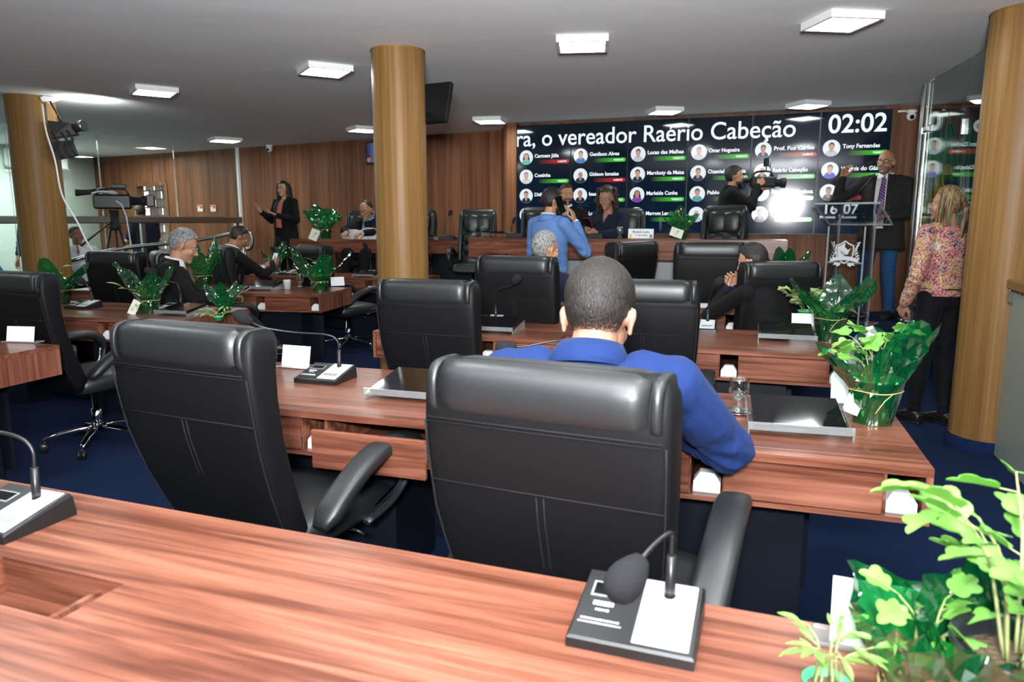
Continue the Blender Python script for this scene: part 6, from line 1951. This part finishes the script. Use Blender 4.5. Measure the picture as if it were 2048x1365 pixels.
MB().box((0, 0, 0), (.15, .01, .20), b=.004).build('case', M_grey, tb); MB().box((0, -.006, 0), (.135, .002, .18)).build('display', M_tablet, tb)
# C: man with the white phone
LC = (-3.17, 7.92, 0)
person('dark-haired man in a black suit seated with his back turned, looking at a white phone', LC, -40,
       pose_sit(neck=(.0, .14, 1.07), head=(.02, .215, 1.20), head_rot=(-12, -28, 0), sh_l=(-.20, .08, 1.0), sh_r=(.20, .10, 1.0), el_l=(-.26, .30, .80), el_r=(.26, .34, .81), wr_l=(-.03, .52, .86), wr_r=(.10, .55, .86),
                hand_l=dict(d=(.3, .7, .5), n=(.6, -.2, .3), curl=.6), hand_r=dict(d=(-.1, .8, .5), n=(-.6, -.2, .3), curl=.6)),
       dict(skin=BROWN, hairm=H_black, hair='short', inf=.009, jacket=dict(m=C_black, hem=-.2, lapel=False), shirt=dict(m=C_white, collar=True), trousers=C_black, wide=1.1, neckw=1.15), 1.02)
phone(rot_pt(LC, -40, (.05, .62, .97)), (math.radians(-25), 0, math.radians(-40)), 'white phone held up by the man with his back turned at left', M_paper, .08, .16, M_white)
# D: interpreter
LD = put(572, 10.35, STG)
person('standing woman with long dark hair, black blazer and salmon blouse, hands raised signing', LD, 148,
       pose_stand(head_rot=(18, 0, 0), el_l=(-.27, .03, 1.13), el_r=(.27, .06, 1.13), wr_l=(-.10, .27, 1.20), wr_r=(.20, .30, 1.24),
                  hand_l=dict(d=(.6, .6, .35), n=(.0, -.2, 1), curl=.25, spread=.3, thumb=.0), hand_r=dict(d=(.2, .6, .7), n=(-.6, -.5, .5), curl=.3, spread=.3, thumb=.0)),
       dict(skin=TAN, hairm=H_black, hair='long', glasses=.8, jacket=dict(m=C_black, hem=-.48, v=(-.15, .06, .075), inf=.014, lapel=False, hemw=1.12), shirt=dict(m=C_pink, hem=.10, v=(.80, .05, .005), cuff=False, sleeve=.7), trousers=C_blackt, wide=1.1, fat=1.12, jaw=.96), .885)
# E: reading man
LE = put(742, 9.85, STG)
person('balding man with dark glasses in a dark suit reading papers at the platform table', LE, 162,
       pose_sit(pelvis=(0, 0, .54), neck=(0, .06, .95), head=(0, .12, 1.08), head_rot=(0, -18, 0), sh_l=(-.19, .03, 0.90), sh_r=(.19, .03, 0.90), el_l=(-.27, .20, .82), el_r=(.27, .20, .82), wr_l=(-.12, .42, .80), wr_r=(.12, .42, .80)),
       dict(skin=MID, hairm=H_black, hair='receding', glasses=1.2, jacket=dict(m=C_black, hem=-.1, v=(.25, .06, .035)), shirt=dict(m=C_blue, v=(.84, .04, .004), collar=True), trousers=C_black, wide=1.05), 1.04)
# F: man in the light blue jacket on the phone
LF = put(1098, 6.55, 0)
person('young man in a light blue jacket standing sideways holding a phone to his ear', LF, -48,
       pose_stand(head=(0, .05, 1.60), head_rot=(-18, -6, 0), el_r=(.27, .20, 1.16), wr_r=(.18, .16, 1.42), el_l=(-.25, .03, 1.10), wr_l=(-.22, .20, .93),
                  hand_r=dict(d=(-.25, -.2, .9), n=(-.8, -.4, .1), curl=.45, thumb=.6), hand_l=dict(d=(.2, .8, -.4), n=(1, 0, 0), curl=.6)),
       dict(skin=MID, hairm=H_black, hair='short', inf=.011, beard=H_black, jacket=dict(m=C_light, hem=-.40), shirt=dict(m=C_white, collar=True), tie=C_black, trousers=C_light, wide=1.02), .985)
phone(rot_pt(LF, -48, (.105, .035, 1.575), .985), (math.radians(10), math.radians(14), math.radians(-48 - 100)), 'black phone at the ear of the man in the light blue jacket', None, .078, .155)
# G: smiling man behind him
LG = put(1133, 8.75, STG)
person('smiling dark-haired man in a dark suit seated behind the man on the phone', LG, 172,
       pose_sit(pelvis=(0, 0, .62), neck=(0, .03, 1.14), head=(0, .07, 1.29), head_rot=(16, -4, 0), sh_l=(-.19, .01, 1.07), sh_r=(.19, .01, 1.07), el_l=(-.26, .15, .87), el_r=(.26, .15, .87), wr_l=(-.12, .38, .83), wr_r=(.12, .38, .83)),
       dict(skin=MID, hairm=H_black, hair='short', inf=.012, beard=H_black, jacket=dict(m=C_black, hem=-.1), shirt=dict(m=C_white, collar=True), trousers=C_black, wide=1.05), 1.0)
# H: curly-haired woman with the red phone
LH = put(1222, 8.05, STG)
person('curly-haired woman in glasses and a navy top looking at a red phone', LH, 140,
       pose_sit(pelvis=(0, 0, .60), neck=(0, .05, 1.08), head=(0, .10, 1.225), head_rot=(14, -12, 0), sh_l=(-.17, .02, 1.03), sh_r=(.17, .02, 1.03), el_l=(-.24, .15, .86), el_r=(.24, .15, .86), wr_l=(-.06, .34, .84), wr_r=(.08, .34, .84),
                hand_l=dict(d=(.35, .7, .4), n=(.6, -.2, .4), curl=.6), hand_r=dict(d=(-.3, .7, .5), n=(-.7, -.2, .3), curl=.6)),
       dict(skin=FAIR, hairm=H_brown, hair='curly', glasses=.6, shirt=dict(m=C_dnavy, v=(.80, .05, .004), inf=.012, hem=-.05), trousers=C_blackt, jaw=.94), 1.0)
phone(rot_pt(LH, 140, (.0, .44, .955)), (math.radians(-30), 0, math.radians(140)), 'dark red phone held by the curly-haired woman', None, .078, .15, mat('red_case', (.20, .015, .02), .35))
# I: cameraman
LI = put(1455, 8.1, STG)
person('man in black holding a video camera to his face in front of the screens', LI, -95,
       pose_stand(neck=(0, .02, 1.40), head=(0, .06, 1.535), head_rot=(0, 0, 0), sh_l=(-.19, 0, 1.34), sh_r=(.19, 0, 1.34), el_l=(-.23, .20, 1.16), el_r=(.25, .20, 1.20), wr_l=(-.06, .37, 1.40), wr_r=(.08, .30, 1.44),
                  hand_l=dict(d=(.3, .6, .6), n=(.6, .0, .3), curl=.7), hand_r=dict(d=(-.2, .6, .5), n=(-.8, 0, .1), curl=.8)),
       dict(skin=MID, hairm=H_black, hair='short', inf=.012, beard=H_black, shirt=dict(m=C_black, inf=.012, hem=-.2, sleeve=1.0, collar=True), trousers=C_blackt), .95)
vc = empty('video_camera', rot_pt(LI, -95, (.01, .36, 1.475), .95), math.radians(-95), 'black video camera with a small lamp on top held by the man before the screens', 'camera')
MB().bx(-.05, .05, -.12, .14, -.05, .06, b=.012).build('camera_body', M_black, vc)
MB().tube([(0, .14, 0), (0, .20, 0), (0, .201, 0), (0, .25, 0)], [.036, .036, .046, .050], 16).build('lens', M_satin, vc)
MB().tube([(-.01, -.06, .03), (-.01, -.20, .03), (-.01, -.24, .03)], [.020, .022, .030], 12).build('viewfinder', M_satin, vc)
MB().tube(smooth_path([(0, -.10, .06), (0, -.06, .11), (0, .08, .115), (0, .12, .06)], 4), .011, 8).build('handle', M_black, vc)
l_ = MB(); l_.bx(-.05, .05, .02, .06, .17, .26, b=.006); l_.tube([(0, .04, .11), (0, .04, .17)], .006, 8); lo = l_.build('camera_lamp', M_black, vc)
MB().bx(-.042, .042, .06, .064, .178, .252).build('lamp_face', M_white, lo)
# J: speaker at the lectern
LJ = (3.74, 7.42, STG)
person('bald bearded man in charcoal jacket, purple tie and jeans speaking at the lectern', LJ, 138,
       pose_stand(head=(0, .045, 1.60), head_rot=(-6, 2, 0), sh_r=(.20, .03, 1.405), sh_l=(-.20, 0, 1.39), el_r=(.42, .16, 1.22), wr_r=(.36, .22, 1.46), el_l=(-.27, .02, 1.10), wr_l=(-.12, .26, 1.06),
                  hand_r=dict(d=(-.35, .25, .8), n=(-.6, .5, -.3), curl=(.35, .5, .6, .7), thumb=.2, spread=.2), hand_l=dict(d=(.4, .9, -.1), n=(0, 0, -1), curl=.3), an_l=(-.12, -.05, .09), an_r=(.12, .10, .09), kn_r=(.11, .08, .50)),
       dict(skin=MID, hairm=H_grey, hair='bald', brow=H_black, beard=hair_mat('greying_beard', (.03, .025, .022), (.18, .16, .15)), glasses=1.1, jacket=dict(m=C_char, hem=-.44, v=(-.02, .075, .05), inf=.014), shirt=dict(m=C_white, collar=True, hem=-.05), tie=stripe_tie(), trousers=C_jeans, wide=1.16, fat=1.30, legs=1.12, jaw=1.08, neckw=1.15), .975)
wt = MB(); 
# K: woman at the right
LK = (2.96, 4.99, 0)
person('woman with a streaked blond ponytail and floral blouse standing at the right column', LK, 18,
       pose_stand(pelvis=(0, 0, .93), neck=(0, -.01, 1.44), head=(0, .025, 1.585), head_rot=(22, 3, 0), sh_l=(-.175, .0, 1.385), sh_r=(.175, 0, 1.385), el_l=(-.245, -.01, 1.10), wr_l=(-.215, .10, .885), el_r=(.22, -.02, 1.10), wr_r=(.22, .08, .86),
                  hand_l=dict(d=(.15, .5, -.8), n=(1, 0, 0), curl=.6), hand_r=dict(d=(0, .2, -1), n=(-1, 0, 0), curl=.5), an_l=(-.10, .05, .09), an_r=(.07, -.06, .09)),
       dict(skin=FAIR, hairm=H_blond, hair='ponytail', glasses=.6, glassm=M_chrome, shirt=dict(m=print_mat(), inf=.010, hem=.03, sleeve=.97, arm=1.0, hemw=.95), belt=True, trousers=C_blackt, legs=1.05, ankle_r=.044, wide=.92, fat=1.05), .96)
# L: grey-haired man in the fourth row
person('grey-haired man in a dark navy suit seated leaning right, seen from behind', (0.11, 4.95, 0), -30,
       pose_sit(neck=(.03, .10, 1.07), head=(.05, .16, 1.215), head_rot=(-24, -6, 0), sh_r=(.22, .10, 1.0), el_r=(.28, .25, .76), sh_l=(-.18, .08, 1.0)),
       dict(skin=TAN, hairm=H_grey, hair='short', inf=.010, jacket=dict(m=C_dnavy, hem=-.15, lapel=False), shirt=dict(m=C_white, collar=True), trousers=C_dnavy), 1.0)
# M: man resting his chin on his hands
person('dark-haired man in a dark suit resting his chin on clasped hands at the fourth desk', (1.74, 4.66, 0), 30,
       pose_sit(neck=(.0, .17, 1.05), head=(-.02, .25, 1.175), head_rot=(16, -14, 0), sh_l=(-.20, .13, .985), sh_r=(.19, .14, .985), el_l=(-.18, .47, .80), el_r=(.12, .44, .80), wr_l=(-.09, .40, .985), wr_r=(.0, .42, .99),
                hand_l=dict(d=(.5, .2, .8), n=(.7, -.5, -.2), curl=.8), hand_r=dict(d=(-.6, .1, .75), n=(-.5, -.7, .0), curl=.8)),
       dict(skin=TAN, hairm=H_black, hair='short', inf=.013, jacket=dict(m=C_black, hem=-.15, lapel=False, sleeve=.85, arm=.9), shirt=dict(m=C_dnavy, collar=True), trousers=C_black), .97)
# gallery people behind the left glass
person('smiling man in a white shirt seated behind the left glass beside the column', put(150, 9.75, 0), -150,
       pose_sit(head_rot=(30, 0, 0)), dict(skin=BROWN, hairm=H_black, hair='short', inf=.006, shirt=dict(m=C_white, collar=True, v=(.8, .05, .004), sleeve=.5), trousers=C_blackt, wide=1.08), 1.0)
person('man in a navy tee shirt standing behind the tripod in the left gallery', put(288, 11.6, 0), 62,
       pose_stand(neck=(0, .03, 1.44), head=(0, .09, 1.575), head_rot=(0, -14, 0), el_l=(-.25, .08, 1.12), el_r=(.25, .06, 1.12), wr_l=(-.14, .32, 1.12), wr_r=(.14, .32, 1.10),
                  hand_l=dict(d=(.3, .9, .2), n=(.5, 0, .6), curl=.5), hand_r=dict(d=(-.3, .9, .2), n=(-.5, 0, .6), curl=.5)),
       dict(skin=BROWN, hairm=H_black, hair='short', inf=.009, shirt=dict(m=C_tee, hem=-.2, sleeve=.5, inf=.016), trousers=C_blackt, wide=1.1, fat=1.15), .97)
person('person in a navy sleeve standing behind the left column, arm hanging', put(62, 10.9, 0), 160,
       pose_stand(el_r=(.26, .02, 1.08), wr_r=(.22, .12, .86)), dict(skin=TAN, hairm=H_black, hair='short', shirt=dict(m=C_tee, hem=-.2, sleeve=.62, inf=.012), trousers=C_blackt), .97)
person('person in a bright blue shirt bent forward at the left edge behind the glass', put(4, 8.2, 0), 120,
       pose_sit(neck=(0, .26, .98), head=(0, .36, 1.06), head_rot=(0, -40, 0), sh_l=(-.19, .20, .95), sh_r=(.19, .20, .95), el_l=(-.22, .40, .74), el_r=(.22, .40, .74), wr_l=(-.1, .55, .70), wr_r=(.1, .55, .70)),
       dict(skin=BROWN, hairm=H_black, hair='short', shirt=dict(m=C_bright, hem=-.05, sleeve=.6, inf=.014), trousers=C_blackt), 1.0)
bpy.data.scenes.remove(TS)
